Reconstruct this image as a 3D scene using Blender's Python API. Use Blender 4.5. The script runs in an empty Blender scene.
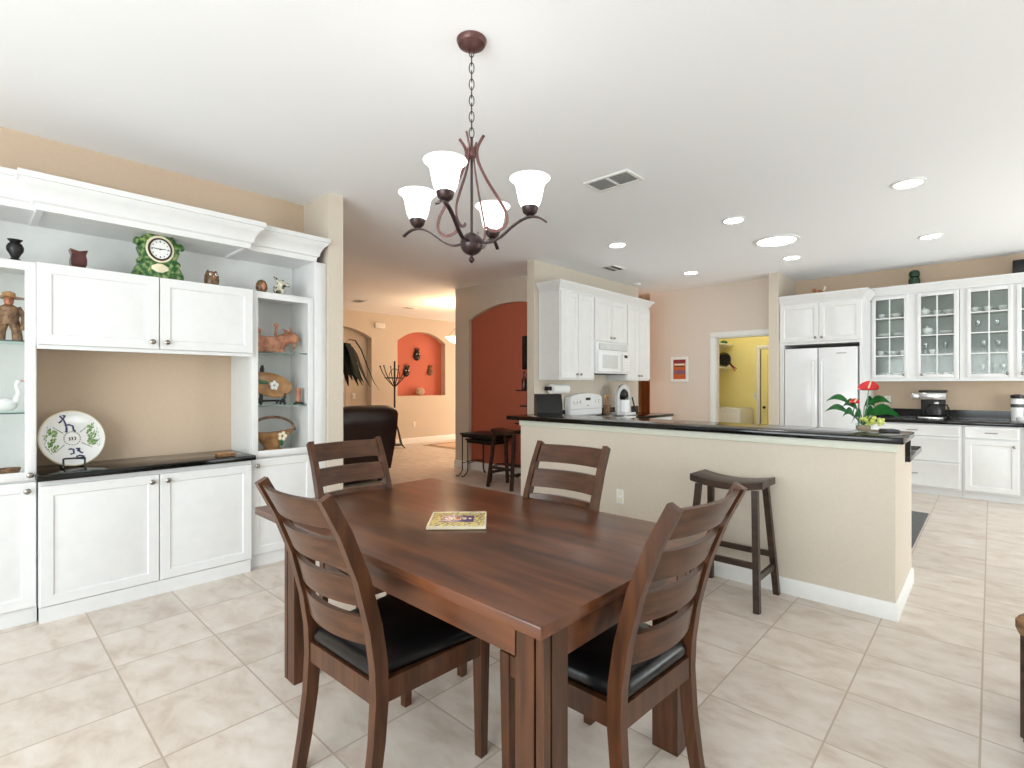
import bpy, bmesh, math, random
from mathutils import Vector, Matrix
random.seed(11)
S = bpy.context.scene
COL = S.collection
PI = math.pi

# ---------------------------------------------------------------- camera
cam_d = bpy.data.cameras.new('camera'); cam = bpy.data.objects.new('camera', cam_d); COL.objects.link(cam)
cam_d.sensor_width = 36.0; cam_d.lens = 36.0 * 512 / 1024
cam_d.shift_y = 1 / 1024; cam_d.clip_start = .05
cam.location = (0, 0, 1.35); cam.rotation_euler = (PI / 2, 0, math.radians(43.1 - 90))
S.camera = cam
# ---------------------------------------------------------------- world, daylight, exposure
S.view_settings.view_transform = 'Standard'; S.view_settings.look = 'None'
S.view_settings.gamma = 1; S.view_settings.use_curve_mapping = False
S.view_settings.exposure = -0.05
S.cycles.max_bounces = 10; S.cycles.diffuse_bounces = 6; S.cycles.transparent_max_bounces = 24
S.cycles.sample_clamp_indirect = 6
w = bpy.data.worlds.new('sky'); S.world = w; w.use_nodes = True
w.node_tree.nodes['Background'].inputs[0].default_value = (.82, .93, 1, 1)
w.node_tree.nodes['Background'].inputs[1].default_value = 1.2

def area(name, loc, rot, sx, sy, e, col=(1, 1, 1)):
    d = bpy.data.lights.new(name, 'AREA'); d.shape = 'RECTANGLE'; d.size = sx; d.size_y = sy
    d.energy = e; d.color = col
    o = bpy.data.objects.new(name, d); COL.objects.link(o); o.location = loc; o.rotation_euler = rot
    return o
DAY = (.95, .975, 1)
# daylight just outside the glazed openings of the two walls behind the camera
area('daylight_patio', (0.6, -3.75, 1.2), (PI / 2, 0, 0), 3.6, 2.2, 9, DAY)
area('daylight_kitchen', (6.6, -3.75, 1.2), (PI / 2, 0, 0), 3.6, 2.2, 180, DAY)
area('daylight_rear', (-2.95, 0.6, 1.45), (PI / 2, 0, -PI / 2), 3.6, 1.8, 260, DAY)

area('foyer_fill', (10.9, 8.0, 1.3), (PI / 2, 0, PI / 2), 1.8, 2.0, 150, (1, .74, .5))  # invented warm fill light, out of view, brightens the far room
# ---------------------------------------------------------------- materials
def lin(r, g, b):
    f = lambda c: (c / 255 / 12.92) if c / 255 <= .04045 else ((c / 255 + .055) / 1.055) ** 2.4
    return (f(r), f(g), f(b), 1)
def mat(name, col, rough=.5, metal=0, col2=None, scale=8, stretch=(1, 1, 1), detail=4, bump=0, spec=.5, emit=0, ecol=None, coat=0, lo=.35, hi=.65, world=True):
    m = bpy.data.materials.new(name); m.use_nodes = True
    nt = m.node_tree; b = nt.nodes['Principled BSDF']
    b.inputs['Base Color'].default_value = col; b.inputs['Roughness'].default_value = rough
    b.inputs['Metallic'].default_value = metal; b.inputs['Specular IOR Level'].default_value = spec
    b.inputs['Coat Weight'].default_value = coat; b.inputs['Coat Roughness'].default_value = .12
    if emit:
        b.inputs['Emission Color'].default_value = ecol or col; b.inputs['Emission Strength'].default_value = emit
    if col2 is not None or bump:
        tc = nt.nodes.new('ShaderNodeTexCoord'); mp = nt.nodes.new('ShaderNodeMapping')
        mp.inputs['Scale'].default_value = stretch; mp.inputs['Location'].default_value = (13.37, 7.71, 5.13)
        nt.links.new(tc.outputs['Object'], mp.inputs[0])
        n = nt.nodes.new('ShaderNodeTexNoise'); n.inputs['Scale'].default_value = scale; n.inputs['Detail'].default_value = detail
        nt.links.new(mp.outputs[0], n.inputs[0])
        if col2 is not None:
            r = nt.nodes.new('ShaderNodeValToRGB')
            r.color_ramp.elements[0].position = lo; r.color_ramp.elements[1].position = hi
            r.color_ramp.elements[0].color = col; r.color_ramp.elements[1].color = col2
            nt.links.new(n.outputs[0], r.inputs[0]); nt.links.new(r.outputs[0], b.inputs['Base Color'])
        if bump:
            bp = nt.nodes.new('ShaderNodeBump'); bp.inputs['Strength'].default_value = bump; bp.inputs['Distance'].default_value = .004
            nt.links.new(n.outputs[0], bp.inputs['Height']); nt.links.new(bp.outputs[0], b.inputs['Normal'])
    return m
M = {}
M['beige'] = mat('beige_wall_paint', lin(210, 199, 184), .75, col2=lin(207, 196, 180), scale=60, bump=.05)
M['pinkbeige'] = mat('warm_beige_wall_paint', lin(222, 208, 196), .75, col2=lin(219, 205, 192), scale=60, bump=.05)
M['tan'] = mat('tan_wall_paint', lin(206, 183, 159), .75, col2=lin(203, 180, 156), scale=60, bump=.05)
M['red'] = mat('terracotta_wall_paint', lin(182, 98, 72), .7, col2=lin(176, 92, 68), scale=50, bump=.05)
M['coral'] = mat('coral_niche_paint', lin(198, 106, 84), .7, col2=lin(192, 102, 80), scale=50, bump=.05)
M['yellow'] = mat('yellow_wall_paint', lin(240, 228, 158), .75, col2=lin(237, 224, 152), scale=50, bump=.05)
M['ceil'] = mat('ceiling_paint', lin(246, 248, 251), .85, col2=lin(244, 246, 249), scale=90, bump=.08)
M['trim'] = mat('white_trim_paint', lin(234, 234, 231), .4, col2=lin(231, 231, 228), scale=20)
M['cab'] = mat('white_cabinet_laminate', lin(226, 226, 225), .34, col2=lin(223, 223, 223), scale=14)
M['inside'] = mat('cabinet_interior_white', lin(224, 225, 223), .5, col2=lin(221, 222, 220), scale=14)
M['shaded_inside'] = mat('shaded_cabinet_interior', lin(178, 181, 176), .5, col2=lin(174, 177, 172), scale=14)  # interior white greyed down: shade inside the glass cabinets painted into the colour
M['granite'] = mat('black_granite', lin(8, 8, 7), .1, col2=lin(58, 53, 45), scale=140, detail=3, lo=.58, hi=.8, spec=.36)
M['chairwood'] = mat('dark_walnut_stain', lin(60, 35, 20), .3, col2=lin(84, 50, 29), spec=.4, scale=7, stretch=(6, 6, .6), detail=2)
M['slatwood'] = mat('dark_walnut_slats', lin(62, 37, 22), .28, col2=lin(84, 52, 32), spec=.4, scale=7, stretch=(.6, 6, 6), detail=2)
M['tablewood'] = mat('reddish_walnut_table', lin(58, 30, 16), .28, col2=lin(118, 68, 38), spec=.6, scale=2.4, stretch=(7, .8, 7), detail=2.5, lo=.28, hi=.75)
M['stoolwood'] = mat('espresso_wood', lin(42, 29, 23), .35, col2=lin(66, 46, 34), scale=7, stretch=(5, 1, 5), detail=6)
M['leather'] = mat('black_leather', lin(9, 9, 10), .28, col2=lin(14, 14, 15), scale=90, bump=.1, spec=.4)
M['brownleather'] = mat('dark_brown_leather', lin(40, 24, 18), .33, col2=lin(54, 33, 24), scale=40, bump=.2)
M['nickel'] = mat('brushed_nickel', lin(150, 145, 138), .25, 1, col2=lin(160, 154, 146), scale=40)
M['bronze'] = mat('oiled_bronze', lin(58, 48, 50), .35, .7, col2=lin(74, 58, 56), scale=30)
M['copper'] = mat('reddish_bronze', lin(96, 66, 63), .38, .6, col2=lin(110, 78, 74), scale=30)
M['black'] = mat('black_plastic', lin(13, 13, 14), .42, col2=lin(18, 18, 19), scale=30)
M['blackiron'] = mat('black_iron', lin(22, 20, 20), .45, .3, col2=lin(32, 28, 26), scale=30)
M['steel'] = mat('stainless_steel', lin(190, 190, 188), .22, 1, col2=lin(205, 205, 203), scale=25)
M['appl'] = mat('white_appliance_enamel', lin(232, 233, 233), .2, col2=lin(229, 230, 231), scale=14)
M['china'] = mat('white_china', lin(244, 244, 240), .12, col2=lin(238, 240, 238), scale=14)
M['grey'] = mat('grey_plastic', lin(150, 152, 152), .4, col2=lin(160, 162, 162), scale=20)
M['lgrey'] = mat('pale_grey_screen', lin(206, 208, 208), .25, col2=lin(200, 202, 202), scale=20)
M['dgrey'] = mat('dark_grey_rubber', lin(78, 80, 80), .7, col2=lin(92, 94, 94), scale=30)
M['lamp'] = mat('lit_opal_glass', lin(255, 252, 248), .3, emit=2.4, ecol=(1, .97, .95, 1))
M['warmlamp'] = mat('lit_amber_glass', lin(255, 236, 200), .3, emit=3, ecol=(1, .84, .62, 1))
M['domelamp'] = mat('lit_laundry_dome', lin(255, 250, 236), .3, emit=30, ecol=(1, .95, .84, 1))
M['apron'] = mat('pale_bar_trim', lin(214, 215, 200), .5, col2=lin(210, 211, 196), scale=20)
M['can'] = mat('lit_ceiling_lens', (1, 1, 1, 1), .3, emit=20, ecol=(1, .98, .96, 1))
M['terra'] = mat('terracotta_pottery', lin(150, 92, 66), .5, col2=lin(196, 136, 100), scale=22)
M['ochre'] = mat('ochre_glaze', lin(140, 96, 56), .35, col2=lin(186, 138, 86), scale=18)
M['bamber'] = mat('brown_straw_ware', lin(92, 66, 44), .6, col2=lin(142, 108, 76), scale=40)
M['clock'] = mat('green_clock_glaze', lin(34, 84, 36), .2, col2=lin(150, 172, 104), scale=34, detail=4, lo=.46, hi=.68)
M['cream'] = mat('cream_glaze', lin(236, 226, 196), .25, col2=lin(228, 216, 184), scale=20)
M['owl'] = mat('brown_owl_glaze', lin(74, 50, 32), .35, col2=lin(128, 98, 62), scale=50)
M['animal'] = mat('speckled_cream_black_glaze', lin(38, 36, 32), .35, col2=lin(206, 200, 180), scale=38, lo=.42, hi=.54)
M['plum'] = mat('dark_plum_glaze', lin(58, 22, 20), .25, col2=lin(92, 44, 36), scale=22)
M['leaf'] = mat('deep_green_leaf', lin(22, 74, 34), .3, col2=lin(44, 112, 52), scale=18)
M['leaf2'] = mat('dark_frond', lin(12, 18, 13), .8, col2=lin(20, 27, 18), scale=18)
M['lime'] = mat('lime_bloom', lin(196, 208, 84), .5, col2=lin(226, 230, 140), scale=30)
M['anth'] = mat('red_spathe', lin(190, 22, 30), .18, col2=lin(222, 60, 66), scale=14)
M['gvase'] = mat('dark_green_glaze', lin(14, 44, 28), .2, col2=lin(34, 70, 42), scale=40)
M['doorwood'] = mat('brown_wood_door', lin(140, 88, 52), .4, col2=lin(164, 108, 66), scale=6, stretch=(4, 4, .5))
M['blue'] = mat('blue_lettering', lin(34, 34, 92), .3, col2=lin(44, 44, 104), scale=20)
M['greenp'] = mat('painted_green_sprig', lin(70, 120, 50), .3, col2=lin(150, 178, 110), scale=120, lo=.45, hi=.55)
M['greyp'] = mat('painted_grey_line', lin(140, 138, 134), .3, col2=lin(150, 148, 144), scale=40)
M['purple'] = mat('purple_tile_glaze', lin(74, 46, 110), .2, col2=lin(84, 54, 120), scale=30)
M['ytile'] = mat('yellow_patterned_glaze', lin(226, 206, 120), .2, col2=lin(120, 96, 130), scale=95, lo=.5, hi=.6)
M['orange'] = mat('orange_paint', lin(196, 84, 40), .4, col2=lin(206, 98, 52), scale=30)
M['maroon'] = mat('maroon_paint', lin(140, 40, 46), .4, col2=lin(150, 52, 56), scale=30)
M['artblue'] = mat('indigo_paint', lin(84, 66, 112), .5, col2=lin(160, 110, 110), scale=70)
M['rug'] = mat('pale_rug_pile', lin(226, 200, 174), .95, col2=lin(214, 186, 158), scale=60, bump=.3)
M['rugdark'] = mat('brown_rug_border', lin(96, 70, 50), .95, col2=lin(110, 82, 60), scale=60)
M['stone'] = mat('rough_pale_stone', lin(196, 170, 146), .7, col2=lin(160, 132, 110), scale=20, bump=.4)
M['paper'] = mat('white_paper_towel', lin(246, 246, 244), .9, col2=lin(240, 240, 238), scale=70, bump=.2)
M['yjar'] = mat('yellow_jar', lin(214, 200, 90), .4, col2=lin(222, 208, 100), scale=20)
M['redp'] = mat('red_plastic', lin(170, 30, 34), .35, col2=lin(180, 40, 44), scale=20)
M['lglass'] = mat('black_tv_screen', lin(10, 10, 12), .1, col2=lin(13, 13, 15), scale=10)  # the screen's own near-black

def planks(m, wd):
    nt = m.node_tree; L = nt.links.new; b = nt.nodes['Principled BSDF']; src = b.inputs['Base Color'].links[0].from_socket
    tc = nt.nodes.new('ShaderNodeTexCoord'); sp = nt.nodes.new('ShaderNodeSeparateXYZ'); L(tc.outputs['Object'], sp.inputs[0])
    d = nt.nodes.new('ShaderNodeMath'); d.operation = 'DIVIDE'; d.inputs[1].default_value = wd; L(sp.outputs[0], d.inputs[0])
    fl = nt.nodes.new('ShaderNodeMath'); fl.operation = 'FLOOR'; L(d.outputs[0], fl.inputs[0])
    wn = nt.nodes.new('ShaderNodeTexWhiteNoise'); wn.noise_dimensions = '1D'; L(fl.outputs[0], wn.inputs['W'])
    mr = nt.nodes.new('ShaderNodeMapRange'); mr.inputs[3].default_value = .72; mr.inputs[4].default_value = 1.12; L(wn.outputs['Value'], mr.inputs[0])
    mx = nt.nodes.new('ShaderNodeMixRGB'); mx.blend_type = 'MULTIPLY'; mx.inputs[0].default_value = 1; L(src, mx.inputs[1]); L(mr.outputs[0], mx.inputs[2]); L(mx.outputs[0], b.inputs['Base Color'])
planks(M['tablewood'], .085)

def glass_mat(name, tint=(1, 1, 1, 1), refl=.10, rough=.02):
    m = bpy.data.materials.new(name); m.use_nodes = True; nt = m.node_tree
    for n in list(nt.nodes):
        if n.type != 'OUTPUT_MATERIAL': nt.nodes.remove(n)
    out = [n for n in nt.nodes if n.type == 'OUTPUT_MATERIAL'][0]
    t = nt.nodes.new('ShaderNodeBsdfTransparent'); t.inputs[0].default_value = tint
    g = nt.nodes.new('ShaderNodeBsdfGlossy'); g.inputs['Roughness'].default_value = rough
    mx = nt.nodes.new('ShaderNodeMixShader')
    mx.inputs[0].default_value = refl
    nt.links.new(t.outputs[0], mx.inputs[1]); nt.links.new(g.outputs[0], mx.inputs[2]); nt.links.new(mx.outputs[0], out.inputs[0])
    return m
M['glass'] = glass_mat('clear_glass', (.97, .99, .98, 1), .018, .08)
M['clear'] = glass_mat('display_glass', (1, 1, 1, 1), .004, .3)
M['goblet'] = glass_mat('goblet_crystal', (.96, .97, .97, 1), .16, .1)
M['shelfglass'] = glass_mat('shelf_glass', (.93, .98, .96, 1), .03)
M['shelfedge'] = mat('glass_shelf_edge', lin(70, 84, 80), .15, col2=lin(80, 94, 90), scale=20)

def tile_mat():
    m = bpy.data.materials.new('beige_floor_tile'); m.use_nodes = True; nt = m.node_tree; L = nt.links.new
    b = nt.nodes['Principled BSDF']
    geo = nt.nodes.new('ShaderNodeNewGeometry'); sep = nt.nodes.new('ShaderNodeSeparateXYZ'); L(geo.outputs['Position'], sep.inputs[0])
    def mth(op, a, b_=None, v=None):
        n = nt.nodes.new('ShaderNodeMath'); n.operation = op
        (L(a, n.inputs[0]) if hasattr(a, 'links') else setattr(n.inputs[0], 'default_value', a))
        if b_ is not None: (L(b_, n.inputs[1]) if hasattr(b_, 'links') else setattr(n.inputs[1], 'default_value', b_))
        return n.outputs[0]
    T = .4325
    u = mth('DIVIDE', mth('SUBTRACT', sep.outputs[0], .49), T); v = mth('DIVIDE', mth('SUBTRACT', sep.outputs[1], .03), T)
    fu = mth('ABSOLUTE', mth('SUBTRACT', mth('FRACT', mth('ADD', u, .5)), .5)); fv = mth('ABSOLUTE', mth('SUBTRACT', mth('FRACT', mth('ADD', v, .5)), .5))
    gm = mth('LESS_THAN', mth('MINIMUM', fu, fv), .0085)
    cell = nt.nodes.new('ShaderNodeCombineXYZ'); L(mth('FLOOR', u), cell.inputs[0]); L(mth('FLOOR', v), cell.inputs[1])
    wn = nt.nodes.new('ShaderNodeTexWhiteNoise'); wn.noise_dimensions = '3D'; L(cell.outputs[0], wn.inputs[0])
    off = nt.nodes.new('ShaderNodeVectorMath'); off.operation = 'MULTIPLY_ADD'
    L(wn.outputs['Color'], off.inputs[0]); off.inputs[1].default_value = (9, 9, 9); L(geo.outputs['Position'], off.inputs[2])
    mp = nt.nodes.new('ShaderNodeMapping'); mp.inputs['Scale'].default_value = (1.6, .9, 1); mp.inputs['Rotation'].default_value = (0, 0, .6); L(off.outputs[0], mp.inputs[0])
    n1 = nt.nodes.new('ShaderNodeTexNoise'); n1.inputs['Scale'].default_value = 5.5; n1.inputs['Detail'].default_value = 9; n1.inputs['Roughness'].default_value = .62; n1.inputs['Distortion'].default_value = .35
    L(mp.outputs[0], n1.inputs[0])
    r = nt.nodes.new('ShaderNodeValToRGB'); L(n1.outputs[0], r.inputs[0])
    r.color_ramp.elements[0].position = .32; r.color_ramp.elements[0].color = lin(196, 180, 166)
    r.color_ramp.elements[1].position = .66; r.color_ramp.elements[1].color = lin(222, 213, 204)
    e = r.color_ramp.elements.new(.48); e.color = lin(212, 200, 188)
    tint = nt.nodes.new('ShaderNodeMixRGB'); tint.blend_type = 'MULTIPLY'; tint.inputs[0].default_value = 1
    tv = nt.nodes.new('ShaderNodeMapRange'); tv.inputs[3].default_value = .93; tv.inputs[4].default_value = 1.03; L(wn.outputs['Value'], tv.inputs[0])
    L(r.outputs[0], tint.inputs[1]); L(tv.outputs[0], tint.inputs[2])
    mx = nt.nodes.new('ShaderNodeMixRGB'); L(gm, mx.inputs[0]); L(tint.outputs[0], mx.inputs[1]); mx.inputs[2].default_value = lin(180, 163, 147)
    L(mx.outputs[0], b.inputs['Base Color'])
    rr = nt.nodes.new('ShaderNodeMapRange'); rr.inputs[3].default_value = .3; rr.inputs[4].default_value = .42; L(n1.outputs[0], rr.inputs[0]); L(rr.outputs[0], b.inputs['Roughness'])
    bp = nt.nodes.new('ShaderNodeBump'); bp.inputs['Strength'].default_value = .15; bp.inputs['Distance'].default_value = .003; bp.invert = True
    hs = mth('ADD', gm, mth('MULTIPLY', n1.outputs[0], -.25)); L(hs, bp.inputs['Height']); L(bp.outputs[0], b.inputs['Normal'])
    return m
M['tile'] = tile_mat()

# ---------------------------------------------------------------- mesh builder
class MB:
    def __init__(s): s.bm = bmesh.new(); s.T = Matrix.Identity(4); s.m = 0
    def _start(s): return len(s.bm.faces)
    def _end(s, k):
        s.bm.faces.ensure_lookup_table()
        for f in s.bm.faces[k:]: f.material_index = s.m
    def v(s, p): return s.bm.verts.new(s.T @ Vector(p))
    def f(s, vs):
        try: return s.bm.faces.new(vs)
        except ValueError: return None
    def box(s, x0, x1, y0, y1, z0, z1, bev=0):
        k = s._start()
        t = bmesh.new(); bmesh.ops.create_cube(t, size=1)
        for v in t.verts: v.co = Vector((x0 + (v.co.x + .5) * (x1 - x0), y0 + (v.co.y + .5) * (y1 - y0), z0 + (v.co.z + .5) * (z1 - z0)))
        if bev: bmesh.ops.bevel(t, geom=list(t.edges), offset=bev, segments=2, affect='EDGES', profile=.5)
        s._merge(t); s._end(k); return s
    def _merge(s, t):
        t.transform(s.T); me = bpy.data.meshes.new('tmp'); t.to_mesh(me); t.free(); s.bm.from_mesh(me); bpy.data.meshes.remove(me)
    def rings(s, rings, cap=True, closed=False):
        k = s._start()
        R = [[s.v(p) for p in r] for r in rings]; n = len(R[0])
        seq = list(zip(R, R[1:])) + ([(R[-1], R[0])] if closed else [])
        for a, b in seq:
            for i in range(n): s.f((a[i], a[(i + 1) % n], b[(i + 1) % n], b[i]))
        if cap and not closed: s.f(R[0][::-1]); s.f(R[-1])
        s._end(k); return s
    def lathe(s, prof, c=(0, 0, 0), n=24, A=None, cap=True):
        A = A or Matrix.Identity(4); c = Vector(c); rr = []
        for r, z in prof:
            r = max(r, .0004); rr.append([c + (A @ Vector((r * math.cos(2 * PI * i / n), r * math.sin(2 * PI * i / n), z))) for i in range(n)])
        return s.rings(rr, cap)
    def ball(s, c, r, n=16, sc=(1, 1, 1)):
        c = Vector(c); rr = []
        for j in range(n // 2 + 1):
            a = -PI / 2 + PI * j / (n // 2); q = max(math.cos(a), .003)
            rr.append([c + Vector((r * sc[0] * q * math.cos(2 * PI * i / n), r * sc[1] * q * math.sin(2 * PI * i / n), r * sc[2] * math.sin(a))) for i in range(n)])
        return s.rings(rr)
    def tube(s, pts, r, n=8, flat=None, up=None, closed=False):
        """round (r) or flat=(w,h) strip swept along pts; r may be a list"""
        P = [Vector(p) for p in pts]; N = len(P); rr = []; prev = None
        for i, p in enumerate(P):
            a = P[i - 1] if (i or closed) else P[0]; b = P[(i + 1) % N] if (i < N - 1 or closed) else P[-1]
            d = (b - a).normalized()
            ref = Vector(up) if up else (prev or (Vector((0, 0, 1)) if abs(d.z) < .9 else Vector((1, 0, 0))))
            x = d.cross(ref)
            if x.length < 1e-5: x = d.cross(Vector((.3, .7, .2)))
            x.normalize(); y = x.cross(d).normalized(); prev = y
            q = r[i] if isinstance(r, (list, tuple)) else r
            if flat:
                k = q if isinstance(r, (list, tuple)) else 1
                w_, h_ = flat[0] * k / 2, flat[1] * k / 2
                rr.append([p + x * sx * w_ + y * sy * h_ for sx, sy in ((-1, -1), (1, -1), (1, 1), (-1, 1))])
            else: rr.append([p + (x * math.cos(2 * PI * j / n) + y * math.sin(2 * PI * j / n)) * q for j in range(n)])
        return s.rings(rr, closed=closed)
    def prism(s, poly, A, t):
        """polygon in local (u,v), extruded 0..t along n; A maps (u,v,n)"""
        return s.rings([[A @ Vector((u, v, 0)) for u, v in poly], [A @ Vector((u, v, t)) for u, v in poly]])
    def rrings(s, A, w, h, steps):
        """concentric rectangles in local plane: steps = (inset, height)"""
        return s.rings([[A @ Vector(p) for p in ((i, i, c), (w - i, i, c), (w - i, h - i, c), (i, h - i, c))] for i, c in steps])
    def sweep2d(s, path, prof, closed=False):
        """profile (out, z) swept along an XY path with mitred corners; out is to the right of travel"""
        P = [Vector((p[0], p[1], 0)) for p in path]; N = len(P); rr = []
        for i, p in enumerate(P):
            d0 = (P[i] - P[i - 1]).normalized() if (i or closed) else None
            d1 = (P[(i + 1) % N] - P[i]).normalized() if (i < N - 1 or closed) else None
            d0 = d0 or d1; d1 = d1 or d0
            n0 = Vector((d0.y, -d0.x, 0)); n1 = Vector((d1.y, -d1.x, 0)); mv = (n0 + n1).normalized(); k = 1 / max(mv.dot(n0), .2)
            rr.append([p + mv * (o * k) + Vector((0, 0, z)) for o, z in prof])
        return s.rings(rr, closed=closed)

OFF = {}
def obj(name, mb, m, par=None, ang=35, kind=None):
    bm = mb.bm; bmesh.ops.recalc_face_normals(bm, faces=bm.faces)
    me = bpy.data.meshes.new(name)
    o = bpy.data.objects.new(name, me)
    if par is not None:
        off = OFF.get(par.name, Vector()); o.parent = par
    elif kind == 'structure': off = Vector()
    else:
        xs = [v.co.x for v in bm.verts]; ys = [v.co.y for v in bm.verts]; zs = [v.co.z for v in bm.verts]
        off = Vector(((min(xs) + max(xs)) / 2, (min(ys) + max(ys)) / 2, min(zs)))
        o.location = off
    if off.length: bm.transform(Matrix.Translation(-off))
    bm.to_mesh(me); bm.free()
    for x in (m if isinstance(m, (list, tuple)) else [m]): me.materials.append(M[x] if isinstance(x, str) else x)
    me.polygons.foreach_set('use_smooth', [True] * len(me.polygons)); me.set_sharp_from_angle(angle=math.radians(ang))
    COL.objects.link(o); OFF[o.name] = off
    if kind: o['kind'] = kind
    return o
def tag(o, label, cat, group=None):
    o['label'] = label; o['category'] = cat
    if group: o['group'] = group
    return o
def thing(name, label, cat, loc=(0, 0, 0), group=None):
    o = bpy.data.objects.new(name, None); COL.objects.link(o); o.location = loc; o.empty_display_size = .1
    OFF[o.name] = Vector(loc); return tag(o, label, cat, group)
def dup(root, loc, rz, label, group=None):
    r = root.copy(); COL.objects.link(r); r.location = loc; r.rotation_euler = (0, 0, rz); r['label'] = label
    if group: r['group'] = group
    def rec(a, b):
        for ch in list(a.children):
            c = ch.copy(); COL.objects.link(c); c.parent = b; rec(ch, c)
    rec(root, r); return r
def struct(name, mb, m): return obj(name, mb, m, kind='structure')
def FY(x, y, z): return Matrix.Translation((x, y, z)) @ Matrix(((1, 0, 0, 0), (0, 0, -1, 0), (0, 1, 0, 0), (0, 0, 0, 1)))       # faces -Y: u=+X
def FX(x, y, z): return Matrix.Translation((x, y, z)) @ Matrix(((0, 0, -1, 0), (-1, 0, 0, 0), (0, 1, 0, 0), (0, 0, 0, 1)))      # faces -X: u=-Y

# ---------------------------------------------------------------- room shell
C = 2.915
struct('floor', MB().box(-3.2, 11.2, -4.0, 12.2, -.1, 0), 'tile')
struct('ceiling', MB().box(-3.2, 11.2, -4.0, 12.2, C, C + .1), 'ceil')

def wall_holes(name, A, w, h, t, holes, m):
    """wall slab in local (u,v), thickness t going back (-n), holes = list of outlines"""
    b = MB(); bm = b.bm
    loops = [[(0, 0), (w, 0), (w, h), (0, h)]] + holes
    for lev in (0, -t):
        E_ = []
        for lp in loops:
            vs = [bm.verts.new(A @ Vector((u, v, lev))) for u, v in lp]
            E_ += [bm.edges.new((vs[i], vs[(i + 1) % len(vs)])) for i in range(len(vs))]
        bmesh.ops.triangle_fill(bm, edges=E_, use_beauty=True)
    for lp in loops:
        n = len(lp)
        for i in range(n):
            p, q = lp[i], lp[(i + 1) % n]
            b.f([bm.verts.new(A @ Vector((x[0], x[1], c))) for x, c in ((p, 0), (q, 0), (q, -t), (p, -t))])
    bmesh.ops.remove_doubles(bm, verts=bm.verts, dist=1e-5)
    return struct(name, b, m)
def arch(u0, u1, v0, spring, top, n=20):
    c = (u0 + u1) / 2; a = (u1 - u0) / 2
    rise = top - spring; R = (a * a + rise * rise) / (2 * rise); cy = top - R; th = math.asin(a / R)
    return [(u0, v0), (u1, v0)] + [(c + R * math.sin(th - 2 * th * i / n), cy + R * math.cos(th - 2 * th * i / n)) for i in range(n + 1)]
def rect(u0, u1, v0, v1): return [(u0, v0), (u1, v0), (u1, v1), (u0, v1)]

struct('wall_left', MB().box(-3.0, 2.02, 4.38, 4.5, 0, C), 'tan')
struct('wall_partition', MB().box(2.02, 2.15, 3.935, 4.5, 0, C), 'beige')
wall_holes('wall_rear', FX(-2.8, 4.4, 0) @ Matrix.Rotation(PI, 4, 'Y') @ Matrix.Translation((0, 0, 0)), 8.0, C, .12, [rect(2.0, 5.6, .55, 2.35)], 'beige')
wall_holes('wall_right', FY(8.6, -3.6, 0) @ Matrix.Rotation(PI, 4, 'Y'), 11.4, C, .12, [rect(.2, 3.8, .02, 2.3), rect(6.2, 9.8, .02, 2.3)], 'beige')
struct('wall_kitchen', MB().box(8.6, 8.72, -3.72, 2.16, 0, C), 'tan')
struct('wall_alcove', MB().box(7.71, 8.72, 2.16, 2.28, 0, C), 'beige')
wall_holes('wall_back', FX(8.0, 4.26, 0), 1.98, C, .12, [rect(1.12, 1.93, .001, 2.09)], 'pinkbeige')
struct('wall_stove', MB().box(4.86, 7.45, 4.17, 4.285, 0, C), 'beige')
wall_holes('wall_hall', FX(5.5, 6.42, 0), 2.13, C, .25, [arch(.33, 2.07, .001, 2.38, 2.575)], 'beige')
struct('wall_niche', MB().box(5.555, 5.60, 4.30, 6.15, 0, 2.62), 'red')
wall_holes('wall_far', FY(1.0, 9.75, 0), 10.1, C, .18, [arch(3.6, 4.99, .001, 2.36, 2.56), arch(5.65, 7.03, 1.10, 2.35, 2.59)], 'beige')
struct('wall_coral', MB().box(6.55, 8.15, 9.91, 9.96, 1.0, 2.8), 'coral')
wall_holes('wall_recess', FY(4.4, 9.94, 0), 1.8, 2.8, .05, [rect(.25, 1.08, .1, 2.05)], 'beige')
struct('wall_living', MB().box(1.0, 1.12, 4.5, 9.75, 0, C), 'tan')
wall_holes('wall_end', FX(11.0, 9.9, 0), 6.0, C, .1, [rect(1.0, 2.8, .3, 2.3)], 'tan')  # opening added out of view to let the foyer fill light in
struct('wall_passage', MB().box(8.12, 11.1, 4.9, 5.02, 0, C), 'tan')
# laundry room
struct('wall_laundry_back', MB().box(9.8, 9.9, 2.16, 3.98, 0, C), 'yellow')
struct('wall_laundry_left', MB().box(8.12, 9.8, 3.88, 3.98, 0, C), 'yellow')
struct('wall_laundry_right', MB().box(8.72, 9.8, 2.16, 2.3, 0, C), 'yellow')

def base_prof(h=.10, t=.014): return [(0, 0), (t, 0), (t, h - .02), (t * .55, h - .008), (t * .3, h), (0, h)]
def baseboard(side, path, h=.1): return struct('baseboard_' + side, MB().sweep2d(path, base_prof(h)), 'trim')
baseboard('far', [(5.99, 9.75), (11, 9.75)], .13)
baseboard('niche', [(5.555, 6.09), (5.555, 4.35)], .13)
baseboard('hall', [(5.74, 6.42), (5.5, 6.42), (5.5, 6.1)], .13)
baseboard('stove', [(4.95, 4.285), (4.86, 4.285), (4.86, 4.18)], .1)
baseboard('partition', [(2.15, 4.5), (2.15, 3.935), (2.03, 3.935)], .1)
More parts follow.
